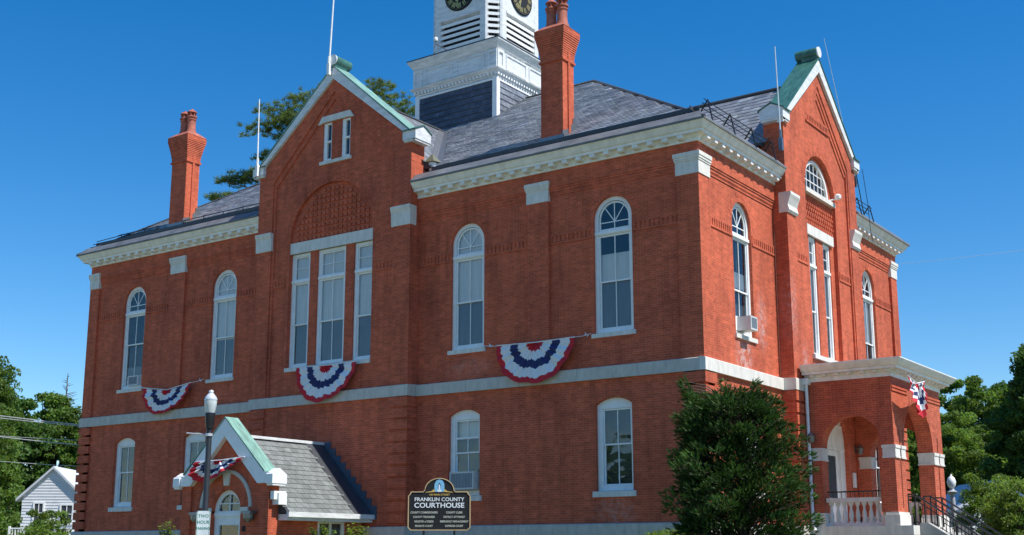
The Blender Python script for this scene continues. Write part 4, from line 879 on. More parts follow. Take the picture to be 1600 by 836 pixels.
m = M(); m.box(EX-.42, EX-.02, AF+.36, -.42, EZ-.20, EZ-.02); m.xprism([(AF+.32, EZ-.1), (-.40, EZ-.1), (-.40, EZ+.05), (AF+.32, EZ+.05)], EX-.03, EX+.07); m.build('gutter', OLDWHITE, AN)
m = M(); m.box(AC-.05, AC+.07, AF+.4, -.4, RZ+.0, RZ+.09); m.build('ridge_cap', OLDWHITE, AN)
m = M(); m.xprism([(AF-.05, .75), (AF+.45, .75), (AF+.45, 1.0), (AF-.05, 1.0)], -12.2, -12.05); m.box(-12.25, -11.98, AF+.08, AF+.42, .60, .95); m.build('snow_stop', WHITE, AN)
# slates of the vestibule roof (each one a piece), dark strip colouring in the building's shadow by the wall
sm = bpy.data.meshes.new('slate'); sw, sh = .30, .215
def slate_mesh(wd, nm):
    me = bpy.data.meshes.new(nm); vs = [(0, 0, .022), (wd-.01, 0, .022), (wd-.01, sh*1.06, .004), (0, sh*1.06, .004), (0, 0, -.005), (wd-.01, 0, -.005)]
    me.from_pydata(vs, [], [(0, 1, 2, 3), (4, 5, 1, 0), (1, 5, 2), (4, 0, 3)]); return me
tl = []
for v in (.86, .94, 1.0, 1.06, 1.16):
    me = slate_mesh(sw, 'slate'); me.materials.append(SLATEG); set_tone(me, [(v, v, v*random.uniform(.96, 1.02))]*4); tl.append(me)
slen = math.hypot(EX-AC, RZ-EZ); ang = math.atan2(RZ-EZ, EX-AC); nr = int(slen/sh)
y_lo, y_hi = AF+.42, -1.2
for sd_ in (1, -1):
    for r in range(nr):
        q = 0
        while True:
            y = y_lo+(q-(r % 2)*.5)*sw; q += 1
            if y+sw > y_hi+.05+ (0): break
            if y < y_lo-.2: pass
            t = r*sh; ox = AC+sd_*(EX-AC-t*math.cos(ang)); oz = EZ+.02+t*math.sin(ang)
            o = bpy.data.objects.new('slate', random.choice(tl)); COL.objects.link(o); o.parent = AN
            up_ = Vector((-sd_*math.cos(ang), 0, math.sin(ang))); ux = Vector((0, 1, 0)) if sd_ > 0 else Vector((0, -1, 0)); nn = ux.cross(up_)
            yy = y if sd_ > 0 else y+sw
            o.matrix_local = Matrix(((ux.x, up_.x, nn.x, ox), (ux.y, up_.y, nn.y, yy), (ux.z, up_.z, nn.z, oz+.01), (0, 0, 0, 1)))
    if sd_ == 1:
        pass
    m = M(); e = EX-AC
    m.add([(AC+sd_*e, y_hi-.1, EZ+.06), (AC+sd_*e, -.39, EZ+.06), (AC, -.39, RZ+.05), (AC, y_hi-.1, RZ+.05), (AC+sd_*e, y_hi-.1, EZ), (AC+sd_*e, -.39, EZ), (AC, -.39, RZ), (AC, y_hi-.1, RZ)], [(0, 1, 2, 3), (0, 4, 5, 1), (3, 7, 4, 0)]); m.build('shadow_strip', DARKM, AN)
    m = M()
    for i in range(10):
        t0 = i/10; t1 = (i+1)/10; x0 = AC+sd_*(.12+e*t0); x1 = AC+sd_*(.12+e*t1); z0 = RZ+(EZ-RZ)*t0; z1 = RZ+(EZ-RZ)*t1
        xa, xb = min(x0, x1), max(x0, x1); m.box(xa, xb, -.43-.004*(i % 2), -.381, z1-.1, z0+.10)
    m.build('step_flashing', simple('step_lead', (.09, .12, .16), .4, .2), AN)
# ------------------------------------------------------------------ things on the building
def ac_unit(T, u, z, d, label, wd=.62, h=.42, dep=.42, panels=None):
    fr = T(u, d, z); th = 0 if T is FA else PI/2
    r = root('air_conditioner', fr, label, 'air conditioner', 'window air conditioners', th); Tn = frame()
    m = M(Tn); m.panel(rect(-wd/2, wd/2, 0, h), [rect(-wd/2+.05, wd/2-.05, .05, h-.05)], -dep, -dep+.03); m.box(-wd/2, wd/2, -dep+.03, .12, 0, h); m.build('case', simple('ac_case', (.60, .61, .60), .5), r)
    m = M(Tn)
    for i in range(14): uu = -wd/2+.06+i*(wd-.12)/14; m.box(uu, uu+(wd-.12)/28, -dep+.004, -dep+.028, .05, h-.05)
    m.build('grille', simple('ac_grille', (.28, .32, .35), .5), r)
    if panels:
        m = M(Tn); m.panel(rect(-panels, panels, h*.0, h+.02), [rect(-wd/2+.0, wd/2-.0, .0, h)], -.02, .02, back=True)
        m.build('side_panel', WHITE, r)
    return r
ac_unit(FA, -25.25, 5.72, .26, 'small white air conditioner in the lower sash of the far left upper arched window', .62, .40, .16, .52)
ac_unit(FA, -8.45, 1.12, .16, 'grey air conditioner in the ground floor window behind the courthouse sign', .95, .55, .30)
ac_unit(FB, 2.9, 5.72, .20, 'boxy white air conditioner jutting from the sunlit upper arched window', .48, .42, .46, .38)
def bunting(P0, P1, drop, skew, label, nd, amp=.05, rope=None, seed=1, rad=None, topsag=.03, squash=1.0):
    """half round pleated fan hung between P0 and P1; nd = outward direction"""
    P0 = Vector(P0); P1 = Vector(P1); nd = Vector(nd); rnd = random.Random(seed); c = (P0+P1)/2; h = (P1-P0)/2
    ro = root('bunting', c, label, 'bunting', 'red, white and blue fan buntings')
    e0 = rad or .87; rings = [(0, .21, RED), (.21, .43, CLOTH), (.43, .63, BLUE), (.63, e0, CLOTH), (e0, 1.0, RED)]
    na = 120; names = ['red_centre', 'inner_white_band', 'blue_band', 'outer_white_band', 'red_hem']
    ph = [rnd.uniform(0, 6.28) for _ in range(6)]
    def P(r, t):
        a = PI*t; wob = 1+.012*math.sin(5*a+ph[0])+.008*math.sin(13*a+ph[1]); sc = abs(math.sin(a))
        rr = r*(1+(wob-1)*sc*2)
        pos = -h*math.cos(a)*rr+Vector((0, 0, -1))*drop*rr*math.sin(a)**squash+h.normalized()*skew*rr*math.sin(a)
        pl = .8*math.sin(19*a+1.6*math.sin(2*a+ph[2])+.8*math.sin(5*a+ph[5]))+.5*math.sin(8*a+ph[3])+.25*math.sin(41*a+ph[1])
        pos += nd*(amp*(.25+r)*(1-.45*r**3)*pl*min(1, sc*3+.15)+.10*r*sc+.03)
        pos.z -= topsag*(1-(abs(-math.cos(a)*rr))**2)
        return pos
    for k_, (r0, r1, mt) in enumerate(rings):
        m = M(); nr_ = 3
        for layer in (0, 1):
            for i in range(nr_+1):
                for j in range(na+1):
                    rr = r0+(r1-r0)*i/nr_; jag = 0
                    if i == nr_ and k_ < 4: jag = .014*math.sin(34*PI*j/na+ph[4]+2*math.sin(5*PI*j/na))+.010*math.sin(13*PI*j/na+ph[k_ % 6])
                    if i == 0 and k_ > 0: jag = .014*math.sin(34*PI*j/na+ph[4]+2*math.sin(5*PI*j/na))+.010*math.sin(13*PI*j/na+ph[(k_-1) % 6])
                    q = P(max(0.002, rr+jag), j/na)-nd*(.008 if layer else 0); m.v.append(tuple(q))
        st_ = (nr_+1)*(na+1)
        for i in range(nr_):
            for j in range(na):
                b = i*(na+1)+j; m.f.append((b, b+1, b+na+2, b+na+1)); m.f.append((b+st_, b+na+1+st_, b+na+2+st_, b+1+st_))
        m.mi = [0]*len(m.f); m.build(names[k_], mt, ro, smooth=False, recalc=False)
    m = M(); m.tube([tuple(-h*1.0+nd*.03), tuple(Vector((0, 0, -topsag))+nd*.03), tuple(h+nd*.03)], .02, 6); m.build('hanging_tape', CLOTH, ro)
    if rope:
        m = M()
        for (q0, q1) in rope:
            q0 = Vector(q0)-c; q1 = Vector(q1)-c; m.tube([tuple(q0), tuple((q0+q1)/2+Vector((0, 0, -.02))), tuple(q1)], .010, 5)
            mid = q0.lerp(q1, .6)
            for k2 in range(4): aa = k2*1.7; m.tube([tuple(mid+Vector((.03*k2, 0, 0))), tuple(mid+Vector((.03*k2+.05*math.cos(aa), -.02, .07*math.sin(aa)))), tuple(mid+Vector((.03*k2+.04, 0, .0)))], .012, 5)
        m.build('tie_cord', CLOTH, ro)
    return ro
bunting((-24.21, -.12, 5.52), (-21.42, -.12, 5.52), .92, -.22, 'red, white and blue fan bunting leftmost of all, tied below the two left arched windows', (0, -1, 0), rope=[((-24.21, -.12, 5.52), (-24.68, -.02, 5.60)), ((-21.42, -.12, 5.52), (-20.85, -.02, 5.62))], seed=3, topsag=.18)
bunting((-15.43, -.52, 5.52), (-12.63, -.52, 5.50), 1.25, -.18, 'red, white and blue fan bunting hung under the sill of the three tall gable windows', (0, -1, 0), seed=4)
bunting((-7.09, -.12, 5.54), (-4.19, -.12, 5.53), 1.28, -.10, 'largest fan bunting, strung on cords between two arched windows right of the gable', (0, -1, 0), rope=[((-7.09, -.12, 5.54), (-7.7, -.02, 5.62)), ((-4.19, -.12, 5.53), (-3.7, -.02, 5.60))], seed=5)
bunting((-15.33, -4.85, 1.99), (-13.15, -4.85, 2.05), .62, -.75, 'crumpled triangular bunting across the small side entrance gable', (0, -1, 0), amp=.07, seed=6, squash=1.3, rad=.78)
bunting((3.66, 6.3, 4.46), (3.66, 7.95, 4.46), 1.05, .12, 'narrow drooping bunting pinned under the white porch cornice', (1, 0, 0), amp=.07, seed=7, topsag=.15, rad=.80)
# aerials
PALE = simple('pale_rod', (.60, .66, .68), .4)
def aerial(name, base, h, r, label, mt, lean=(0, 0), mount=True, extra=None):
    ro = root(name, base, label, 'antenna', 'roof antennas'); m = M()
    m.tube([(0, 0, 0), (lean[0]*.5, lean[1]*.5, h*.5), (lean[0], lean[1], h)], r, 8, r1=r*.6); m.build('rod', mt, ro)
    m = M(); m.box(-.06, .06, -.06, .06, -.35, .08) if mount else None; m.tube([(0, 0, -.3), (0, 0, .35)], r*1.6, 8); m.build('mount', WHITE if mt is WHITE else METALG, ro); return ro
aerial('antenna', (-14.30, -.60, 16.45), 4.6, .035, 'tall thin white rod antenna on the peak of the front gable', WHITE, (.22, 0))
aerial('antenna', (-17.80, -.62, 13.25), 2.7, .03, 'white rod antenna at the left foot of the front gable', WHITE, (-.05, 0))
aerial('antenna', (.45, 5.15, 12.3), 3.2, .03, 'pale whip antenna beside the left shoulder of the sunlit gable', PALE, (0, -.14))
aerial('antenna', (.2, 12.75, 13.0), 5.0, .016, 'very thin whip antenna right of the sunlit gable, leaning left', PALE, (-.2, -1.9))
aerial('antenna', (-.8, 12.0, 14.6), 3.1, .025, 'short white whip antenna just behind the sunlit gable', WHITE, (0, -.35))
m = M(); m.tube([(.3, 12.6, 13.2), (.25, 13.3, 11.9), (.2, 13.7, 11.4)], .018, 6); m.tube([(.5, 12.75, 13.3), (.55, 13.0, 12.0), (.62, 12.9, 11.0), (.58, 13.2, 10.6)], .012, 6); m.build('antenna_cable', METALD, CH)
# ------------------------------------------------------------------ courthouse sign
SG = root('courthouse_sign', (-3.78, -7.08, gz(-3.78, -7.1)), 'black courthouse sign with arched top, gold edge and white lettering', 'sign', rz=math.radians(34))
g0 = gz(-3.78, -7.1); zb = -.29-g0; sw2 = .765; hs = .94; ap = 1.27
def signpoly(o):
    p = [(-sw2+.07+o*.4, 0+o), (sw2-.07-o*.4, 0+o), (sw2-o, .07+o*.4), (sw2-o, hs-.10-o*.3), (sw2-.03-o, hs-.08-o*.3), (sw2-.07-o, hs-o)]
    p += [(.40-o*.2, hs-o), (.36-o*.3, hs+.04-o)]
    R_ = .36
    p += [(R_*math.cos(math.radians(q)) *(1-o*1.6), hs+.04+(ap-hs-.04)*math.sin(math.radians(q))-o) for q in range(12, 169, 12)]
    p += [(-.36+o*.3, hs+.04-o), (-.40+o*.2, hs-o), (-sw2+.07+o, hs-o), (-sw2+.03+o, hs-.08-o*.3), (-sw2+o, hs-.10-o*.3), (-sw2+o, .07+o*.4)]
    return [(u, z+zb) for u, z in p]
m = M(); m.panel(signpoly(0), [signpoly(.022)], -.035, .035, back=True); m.build('gold_edge', simple('sign_gold_edge', (.62, .42, .22), .5), SG)
m = M(); m.panel(signpoly(.022), [], -.02, .03, back=True); m.build('board', BLACK, SG)
m = M(); m.box(-.40, -.35, -.025, .025, -.3, zb+.02); m.box(.35, .40, -.025, .025, -.3, zb+.02); m.build('post', METALD, SG)
def ST(x, z): return Matrix.Translation((x, -.024, zb+z)) @ Matrix.Rotation(PI/2, 4, 'X')
LW = simple('sign_white', (.85, .85, .85), .5); LG = simple('sign_grey_letters', (.62, .60, .50), .5); LBm = simple('sign_light_blue', (.22, .50, .72), .5); LGo = simple('sign_gold', (.70, .45, .12), .5)
text('lettering', '140 MAIN STREET', .060, ST(0, .86), LGo, SG, .002, .0012, sx=1.1)
text('lettering', 'FRANKLIN COUNTY', .125, ST(0, .745), LW, SG, .003, .0022, sx=1.06)
text('lettering', 'COURTHOUSE', .168, ST(0, .60), LW, SG, .003, .003, sx=1.10)
for i, s_ in enumerate(('COUNTY COMMISSIONERS', 'COUNTY TREASURER', 'REGISTER of DEEDS', 'PROBATE COURT')): text('lettering', s_, .068, ST(-.37, .43-i*.108), LG, SG, .002, .0012, sx=.80)
for i, s_ in enumerate(('COUNTY CLERK', 'DISTRICT ATTORNEY', 'EMERGENCY MANAGEMENT', 'SUPERIOR COURT')): text('lettering', s_, .068, ST(.37, .43-i*.108), LG, SG, .002, .0012, sx=.80)
m = M(); dome = [(-.10, .93), (.10, .93), (.125, 1.02), (.12, 1.12), (.08, 1.20), (.0, 1.245), (-.08, 1.20), (-.12, 1.12), (-.125, 1.02)]
m.prism([(u, z+zb) for u, z in dome], -.026, -.018); m.build('emblem', LBm, SG)
m = M(); m.prism([(u, z+zb) for u, z in ((-.018, .97), (.018, .97), (.018, 1.07), (0, 1.12), (-.018, 1.07))], -.030, -.024); m.prism([(u, z+zb) for u, z in ((-.05, .93), (.05, .93), (.045, .98), (-.045, .98))], -.030, -.024); m.build('emblem_tower', LW, SG)
m = M(); m.prism([(u, z+zb) for u, z in ((-.04, 1.09), (.0, 1.16), (.04, 1.09), (.028, 1.0), (.03, 1.08), (0, 1.13), (-.03, 1.08), (-.028, 1.0))], -.029, -.0255); m.build('emblem_trees', simple('sign_dark_blue', (.02, .06, .14), .5), SG)
m = M()
for s_ in (-1, 1): m.prism([(s_*u, z+zb) for u, z in (((.10, .93), (.34, .915), (.34, .925), (.19, .95), (.13, 1.0))[::s_])], -.025, -.018)
m.build('emblem_swag', LGo, SG)
# ------------------------------------------------------------------ street lamp and parking sign
lx, ly = -6.58, -12.0; lg = gz(lx, ly)
SL = root('street_lamp', (lx, ly, lg), 'black post street lamp with frosted acorn globe before the side entrance', 'street lamp'); H = 2.84-lg
m = M(); m.lathe([(.15, 0), (.15, .12), (.11, .2), (.10, .5), (.065, .6), (.062, H-1.1), (.055, H-1.0)], 0, 0, 14); m.build('pole', simple('lamp_pole', (.035, .037, .042), .45, .2), SL, smooth=True)
m = M(); m.lathe([(.06, H-1.02), (.075, H-1.0), (.06, H-.96), (.06, H-.90), (.085, H-.88), (.09, H-.80), (.105, H-.72), (.11, H-.62), (.118, H-.56), (.112, H-.53)], 0, 0, 18); m.build('fitter', METALD, SL, smooth=True)
m = M(); m.lathe([(.10, H-.53), (.113, H-.48), (.134, H-.36), (.142, H-.27), (.138, H-.24)], 0, 0, 24)
gm = NT('acorn_glass'); gm.b.inputs['Base Color'].default_value = (.80, .84, .80, 1); gm.b.inputs['Roughness'].default_value = .15; gm.b.inputs['Transmission Weight'].default_value = .35
m.build('globe', gm.m, SL, smooth=True)
m = M(); m.lathe([(.144, H-.24), (.148, H-.215), (.13, H-.17), (.08, H-.105), (.06, H-.085), (.05, H-.07), (.06, H-.045), (.045, H-.01), (.01, H+.0)], 0, 0, 24); m.build('globe_cap', simple('globe_cap', (.70, .74, .76), .25, .2), SL, smooth=True)
m = M(); m.tube([(0, 0, H-1.03), (-.42, -.30, H-.99)], .018, 8); m.lathe([(.085, H-1.06), (.085, H-1.0)], 0, 0, 12); m.build('banner_arm', simple('banner_arm_pale', (.7, .66, .68), .3, .5), SL)
PSn = root('parking_sign', (-6.48, -12.13, -.72), 'white two hour parking sign with green letters strapped to the lamp post', 'sign', rz=math.radians(38))
m = M(); w2, h0, h1 = .15, .0, .82; rr = .03
pl = [(-w2+rr, h0), (w2-rr, h0), (w2, h0+rr), (w2, h1-rr), (w2-rr, h1), (-w2+rr, h1), (-w2, h1-rr), (-w2, h0+rr)]
m.prism(pl, -.006, .006); m.build('plate', simple('sign_plate', (.80, .84, .82), .4), PSn)
GR = simple('parking_green', (.03, .22, .13), .5)
for s_, z, zz in (('TWO', .70, .10), ('HOUR', .565, .10), ('PARKING', .43, .078)): text('lettering', s_, zz, Matrix.Translation((0, -.008, z)) @ Matrix.Rotation(PI/2, 4, 'X'), GR, PSn, .001, .001, sx=.95)
m = M(); m.panel([(u*.93, .02+z*.975) for u, z in pl], [[(u*.88, .03+z*.965-.003) for u, z in pl]], -.0075, -.005); m.build('border', GR, PSn)
m = M(); m.box(-.07, .07, .006, .03, .6, .63); m.box(-.07, .07, .006, .03, .2, .23); m.build('strap', METALG, PSn)
# ------------------------------------------------------------------ vegetation
def mesh_np(name, V, nv, mat, tones, parent=None):
    """V (n*nv,3) faces of nv corners"""
    n = len(V)//nv; me = bpy.data.meshes.new(name); me.vertices.add(len(V)); me.vertices.foreach_set('co', np.asarray(V, np.float32).ravel())
    me.loops.add(len(V)); me.loops.foreach_set('vertex_index', np.arange(len(V), dtype=np.int32))
    me.polygons.add(n); me.polygons.foreach_set('loop_start', np.arange(0, len(V), nv, dtype=np.int32)); me.polygons.foreach_set('loop_total', np.full(n, nv, np.int32))
    me.update(calc_edges=True); me.materials.append(mat); ca = me.color_attributes.new('tone', 'FLOAT_COLOR', 'CORNER')
    c = np.repeat(np.asarray(tones, np.float32), nv, axis=0); c = np.hstack([c, np.ones((len(c), 1), np.float32)]); ca.data.foreach_set('color', c.ravel())
    o = bpy.data.objects.new(name, me); COL.objects.link(o)
    if parent is not None: o.parent = parent
    return o
def unit(v): return v/np.maximum(np.linalg.norm(v, axis=1, keepdims=True), 1e-6)
def leaf_quads(rng, C, size, flat=.0):
    n = len(C); a = unit(rng.normal(size=(n, 3))); b = rng.normal(size=(n, 3)); b = unit(b-a*np.sum(a*b, 1, keepdims=True))
    if flat: a[:, 2] *= (1-flat); a = unit(a); b[:, 2] *= (1-flat); b = unit(b)
    s = size*rng.uniform(.6, 1.3, size=(n, 1)); a = a*s; b = b*s*.62
    V = np.stack([C-a, C+b*.9-a*.1, C+a, C-b*.9-a*.1], 1); return V.reshape(-1, 3)
def tree(name, base, h, rad, label, mat=LEAF, seed=1, crown0=.25, nclump=130, leaves=160, lsize=.16, shape=(1, 1, 1), cat='tree', group=None, clump_r=.22, trunk_r=None, taper=.0):
    rng = np.random.default_rng(seed); ro = root(name, base, label, cat, group); H = h; cz = H*(crown0+(1-crown0)/2); rz_ = H*(1-crown0)/2
    # clumps through the volume, biased to the shell
    d = unit(rng.normal(size=(nclump, 3))); rr = rng.uniform(.25, 1, size=(nclump, 1))**.45
    P = d*rr; lump = 1+.16*np.sin(P[:, :1]*5+seed)*np.cos(P[:, 2:3]*4+seed*2)+.05*rng.normal(size=(nclump, 1))
    P = P*lump; P[:, 2] = np.clip(P[:, 2], -1, .88)
    wz = 1-taper*np.clip((P[:, 2]+1)/2, 0, 1)
    P = np.stack([P[:, 0]*rad*shape[0]*wz, P[:, 1]*rad*shape[1]*wz, cz+P[:, 2]*rz_], 1)
    cr = rad*clump_r*rng.uniform(.6, 1.35, size=nclump)
    idx = np.repeat(np.arange(nclump), leaves); n = len(idx)
    q = unit(rng.normal(size=(n, 3)))*(rng.uniform(0, 1, size=(n, 1))**.5); q[:, 2] *= .62
    C = P[idx]+q*cr[idx][:, None]
    V = leaf_quads(rng, C, lsize)
    tc = rng.uniform(.68, 1.28, size=(nclump, 1)); tl_ = rng.uniform(.75, 1.25, size=(n, 1)); hue = rng.uniform(.9, 1.15, size=(n, 1))
    t = tc[idx]*tl_; T_ = np.hstack([t*hue, t, t*.9])
    mesh_np('crown', V, 4, mat, T_, ro)
    m = M(); tr = trunk_r or max(.08, h*.022); rnd = random.Random(seed)
    m.tube([(0, 0, -.3), (.05*h*.1, 0, h*.3), (0, .02*h, h*.6), (0, 0, h*.88)], tr, 8, r1=tr*.25)
    for i in range(min(16, nclump)):
        p = P[rnd.randrange(nclump)]; z0 = h*rnd.uniform(crown0*.8, .7); m.tube([(0, 0, z0), (p[0]*.5, p[1]*.5, (z0+p[2])/2+.02*h), tuple(p)], tr*.38, 5, r1=tr*.08)
    m.build('trunk', BARK, ro); return ro
def branched_pine(name, base, h, tufts, label, seed=1, nt=150, tl_=.30):
    rng = np.random.default_rng(seed); ro = root(name, base, label, 'tree'); m = M(); m.tube([(0, 0, -.5), (.2, .1, h*.5), (0, 0, h)], .38, 10, r1=.06)
    Vs = []; Ts = []
    for (x, y, z, rx, rz2) in tufts:
        x -= base[0]; y -= base[1]; z -= base[2]; z0 = max(2, z-.12*math.hypot(x, y)-.9)
        m.tube([(0, 0, z0), (x*.5, y*.5, (z+z0)/2-.2), (x, y, z-rz2*.45)], .10, 6, r1=.03)
        nc = int(nt*rx*rz2/1.2)+22
        cc = unit(rng.normal(size=(nc, 3)))*(rng.uniform(0, 1, size=(nc, 1))**.45)*np.array([[rx, rx*.8, rz2]]); cc[:, 2] = cc[:, 2]*.85+rng.uniform(-.1, .1, nc); cc += np.array([[x, y, z]])
        for c_ in cc:
            k2 = 30; ds = unit(rng.normal(size=(k2, 3))*np.array([[1, 1, .55]])+np.array([[0, 0, .75]])); L_ = tl_*rng.uniform(.7, 1.2, size=(k2, 1)); s_ = unit(np.cross(ds, rng.normal(size=(k2, 3))))*.016
            o_ = c_+rng.normal(size=(k2, 3))*np.array([[.06, .06, .03]])
            Vs.append(np.stack([o_-s_, o_+s_, o_+ds*L_], 1).reshape(-1, 3)); t = rng.uniform(.7, 1.35)*rng.uniform(.8, 1.2, size=(k2, 1)); Ts.append(np.hstack([t, t, t*.8]))
    mesh_np('crown', np.vstack(Vs), 3, NEEDLE, np.vstack(Ts), ro); m.build('trunk', BARK, ro); return ro
# pine towering behind the courthouse
tf = [(-35.9, 19.7, 26.3, 1.5, .55), (-37.3, 19.3, 25.6, 2.0, .7), (-38.4, 18.8, 24.6, 1.9, .55), (-36.7, 19.2, 24.9, 1.6, .6), (-37.2, 19.9, 24.0, 1.2, .5), (-39.6, 18.7, 21.9, 1.5, .45), (-40.6, 18.2, 21.5, 1.3, .4), (-38.7, 18.9, 21.6, 1.3, .45), (-38.2, 19.0, 22.9, 1.1, .5), (-37.4, 19.4, 21.9, 1.3, .6),
      (-41.2, 17.7, 20.4, 1.0, .35), (-39.9, 18.3, 20.3, 1.6, .55), (-39.0, 18.9, 19.7, 1.5, .6), (-38.0, 19.3, 20.4, 1.4, .6), (-37.4, 19.4, 19.3, 1.4, .8), (-32.6, 22.0, 26.9, 1.6, .65), (-31.9, 22.5, 26.1, 1.5, .55), (-33.4, 21.4, 26.5, 1.2, .6), (-31.0, 23.1, 25.5, 1.0, .35), (-34.5, 20.7, 27.0, 1.2, .5), (-38.9, 18.8, 19.0, 1.1, .6), (-35.2, 20.1, 23.8, 1.6, .8), (-34.8, 20.4, 22.2, 1.8, .9), (-40.9, 18.0, 19.2, .9, .35)]
tf = [(x, y, z, rx*1.08, rz2*.46) for x, y, z, rx, rz2 in tf]
branched_pine('pine_tree', (-35.4, 20.2, -1), 28.2, tf, 'tall ragged pine tree whose branches show behind the front gable', 5)
# left edge trees
tree('large_tree', (-55.8, 11.4, -1.2), 13.9, 4.2, 'big green tree filling the left edge of the view', LEAF, 11, .0, 560, 260, .115, clump_r=.19, shape=(1, 1, 1), taper=.6)
tree('broadleaf_tree', (-84.0, 36.8, -1.2), 15.2, 3.8, 'green tree directly left of the courthouse wall, behind the white clapboard house', LEAF, 12, .05, 230, 190, .16, clump_r=.19, taper=.45)
tree('broadleaf_tree', (-78.4, 37.0, -1.2), 13.4, 3.4, 'tree touching the left courthouse edge behind the white house', LEAF, 13, .05, 210, 190, .16, clump_r=.19, taper=.3)
tree('broadleaf_tree', (-82.5, 31.5, -1.2), 14.0, 4.4, 'lower tree between the big dark edge tree and the white house', LEAFD, 14, .05, 210, 190, .17, clump_r=.19, taper=.3)
tree('broadleaf_tree', (-92.5, 34.5, -1.2), 14.6, 4.2, 'far greyish tree seen over the big dark edge tree', LEAF, 15, .05, 130, 140, .28, clump_r=.24, taper=.3)
ro = root('dead_treetop', (-85.2, 38.6, -1), 'bare dead treetop poking above the trees left of the courthouse', 'tree'); m = M(); m.tube([(0, 0, 8), (0, 0, 16.8)], .18, 6, r1=.03)
rnd = random.Random(4)
for i in range(26): z = 12.7+i*.15; a = rnd.uniform(0, 6.28); l_ = (17.1-z)*.38; m.tube([(0, 0, z), (l_*math.cos(a), l_*math.sin(a), z+l_*.35)], .04, 4, r1=.01)
m.build('bare_branches', BARK, ro)
tree('bush', (-40.6, 6.6, -1.1), 2.35, 1.6, 'round green bush in front of the white house at left', LEAFL, 16, .0, 40, 120, .09, cat='bush', clump_r=.3)
# right side trees
tree('large_tree', (2.2, 35.2, -1.2), 11.3, 3.6, 'big dark green maple at the right edge of the view', LEAFD, 21, .12, 420, 260, .105, clump_r=.17, taper=.2)
tree('broadleaf_tree', (-5.6, 42.0, -1.2), 8.6, 2.7, 'light green tree right of the porch', LEAFL, 22, .05, 260, 260, .085, clump_r=.17)
tree('broadleaf_tree', (-8.6, 41.0, -1.2), 8.2, 2.7, 'light green tree seen through the porch arch', LEAFL, 23, .05, 200, 240, .09, clump_r=.18)
tree('broadleaf_tree', (-12.0, 70.0, -1.2), 14.6, 4.2, 'mid green tree rising behind the porch cornice', LEAF, 24, .05, 300, 220, .14, clump_r=.16)
tree('broadleaf_tree', (-8.8, 75.0, -1.2), 14.4, 4.2, 'far dark tree filling the gap left of the right edge maple', LEAFD, 25, .05, 260, 200, .15, clump_r=.17)
tree('broadleaf_tree', (-16.2, 68.0, -1.2), 12.5, 4.2, 'far green tree mostly hidden by the porch pier', LEAF, 26, .05, 140, 150, .26, clump_r=.2)
tree('broadleaf_tree', (-3.4, 64.0, -1.2), 13.5, 4.5, 'far tree behind the right edge maple', LEAF, 27, .05, 140, 150, .24, clump_r=.2)
tree('bush', (4.0, 17.6, -1.2), 3.1, 1.45, 'leafy light green shrub at the lower right corner', LEAFL, 28, .0, 120, 220, .055, cat='bush', clump_r=.26)
tree('broadleaf_tree', (1.2, 24.4, -1.3), 3.9, 1.4, 'small bright green tree before the pale house at right', LEAFL, 29, .0, 110, 170, .065, clump_r=.26)
for i, (x, y, hh, lab) in enumerate(((-38, -64, 10.5, 'round green tree across the street, mirrored in the ground floor panes'), (-52, -61, 9.5, 'lower green tree across the street, further along the kerb'), (-66, -64, 11, 'farthest green tree across the street'), (-24, -66, 9, 'smallest green tree across the street'))):
    tree('broadleaf_tree', (x, y, -2.4), hh, 4.6, lab, LEAF, 50+i, .12, 90, 120, .32, clump_r=.26)
# shrubs along the front
def shoots(name, base, h, r, label, seed, n=46):
    rng = np.random.default_rng(seed); ro = root(name, base, label, 'shrub', 'small shrubs along the front wall'); Vs = []; Ts = []; m = M()
    for i in range(n):
        a = rng.uniform(0, 6.28); k2 = rng.uniform(.2, 1); tip = np.array([r*k2*math.cos(a), r*k2*math.sin(a), h*rng.uniform(.75, 1.02)*(1-.25*k2*k2)])
        m.tube([(0, 0, 0), (tip[0]*.6, tip[1]*.6, tip[2]*.6), tuple(tip)], .010, 4, r1=.004)
        for t in np.linspace(.35, 1, 12):
            c_ = np.array([tip[0]*t, tip[1]*t, tip[2]*t]); dd_ = rng.normal(size=3); dd_[2] = dd_[2]*.3+.1; dd_ /= np.linalg.norm(dd_); l_ = .10*rng.uniform(.7, 1.3); s_ = np.cross(dd_, [0, 0, 1])*.030
            for sg in (1, -1):
                e = dd_.copy(); e[:2] *= sg; Vs.append(np.array([c_, c_+e*l_*.5+s_, c_+e*l_, c_+e*l_*.5-s_])); v = rng.uniform(.8, 1.5); Ts.append((v*1.1, v, v*.8))
    mesh_np('leaves', np.vstack(Vs), 4, LEAFL, Ts, ro); m.build('stems', BARK, ro)
shoots('shrub', (-12.5, -8.2, gz(-12.5, -8.2)), .12-gz(-12.5, -8.2), .28, 'small pale green shrub left of the lamp post', 31, 40)
shoots('shrub', (-8.35, -6.45, gz(-8.4, -6.4)), .06-gz(-8.4, -6.4), .45, 'leafy shrub in front of the side entrance window, left one', 32, 60)
shoots('shrub', (-7.55, -5.95, gz(-7.5, -5.9)), .02-gz(-7.5, -5.9), .42, 'leafy shrub in front of the side entrance window, right one', 33, 60)
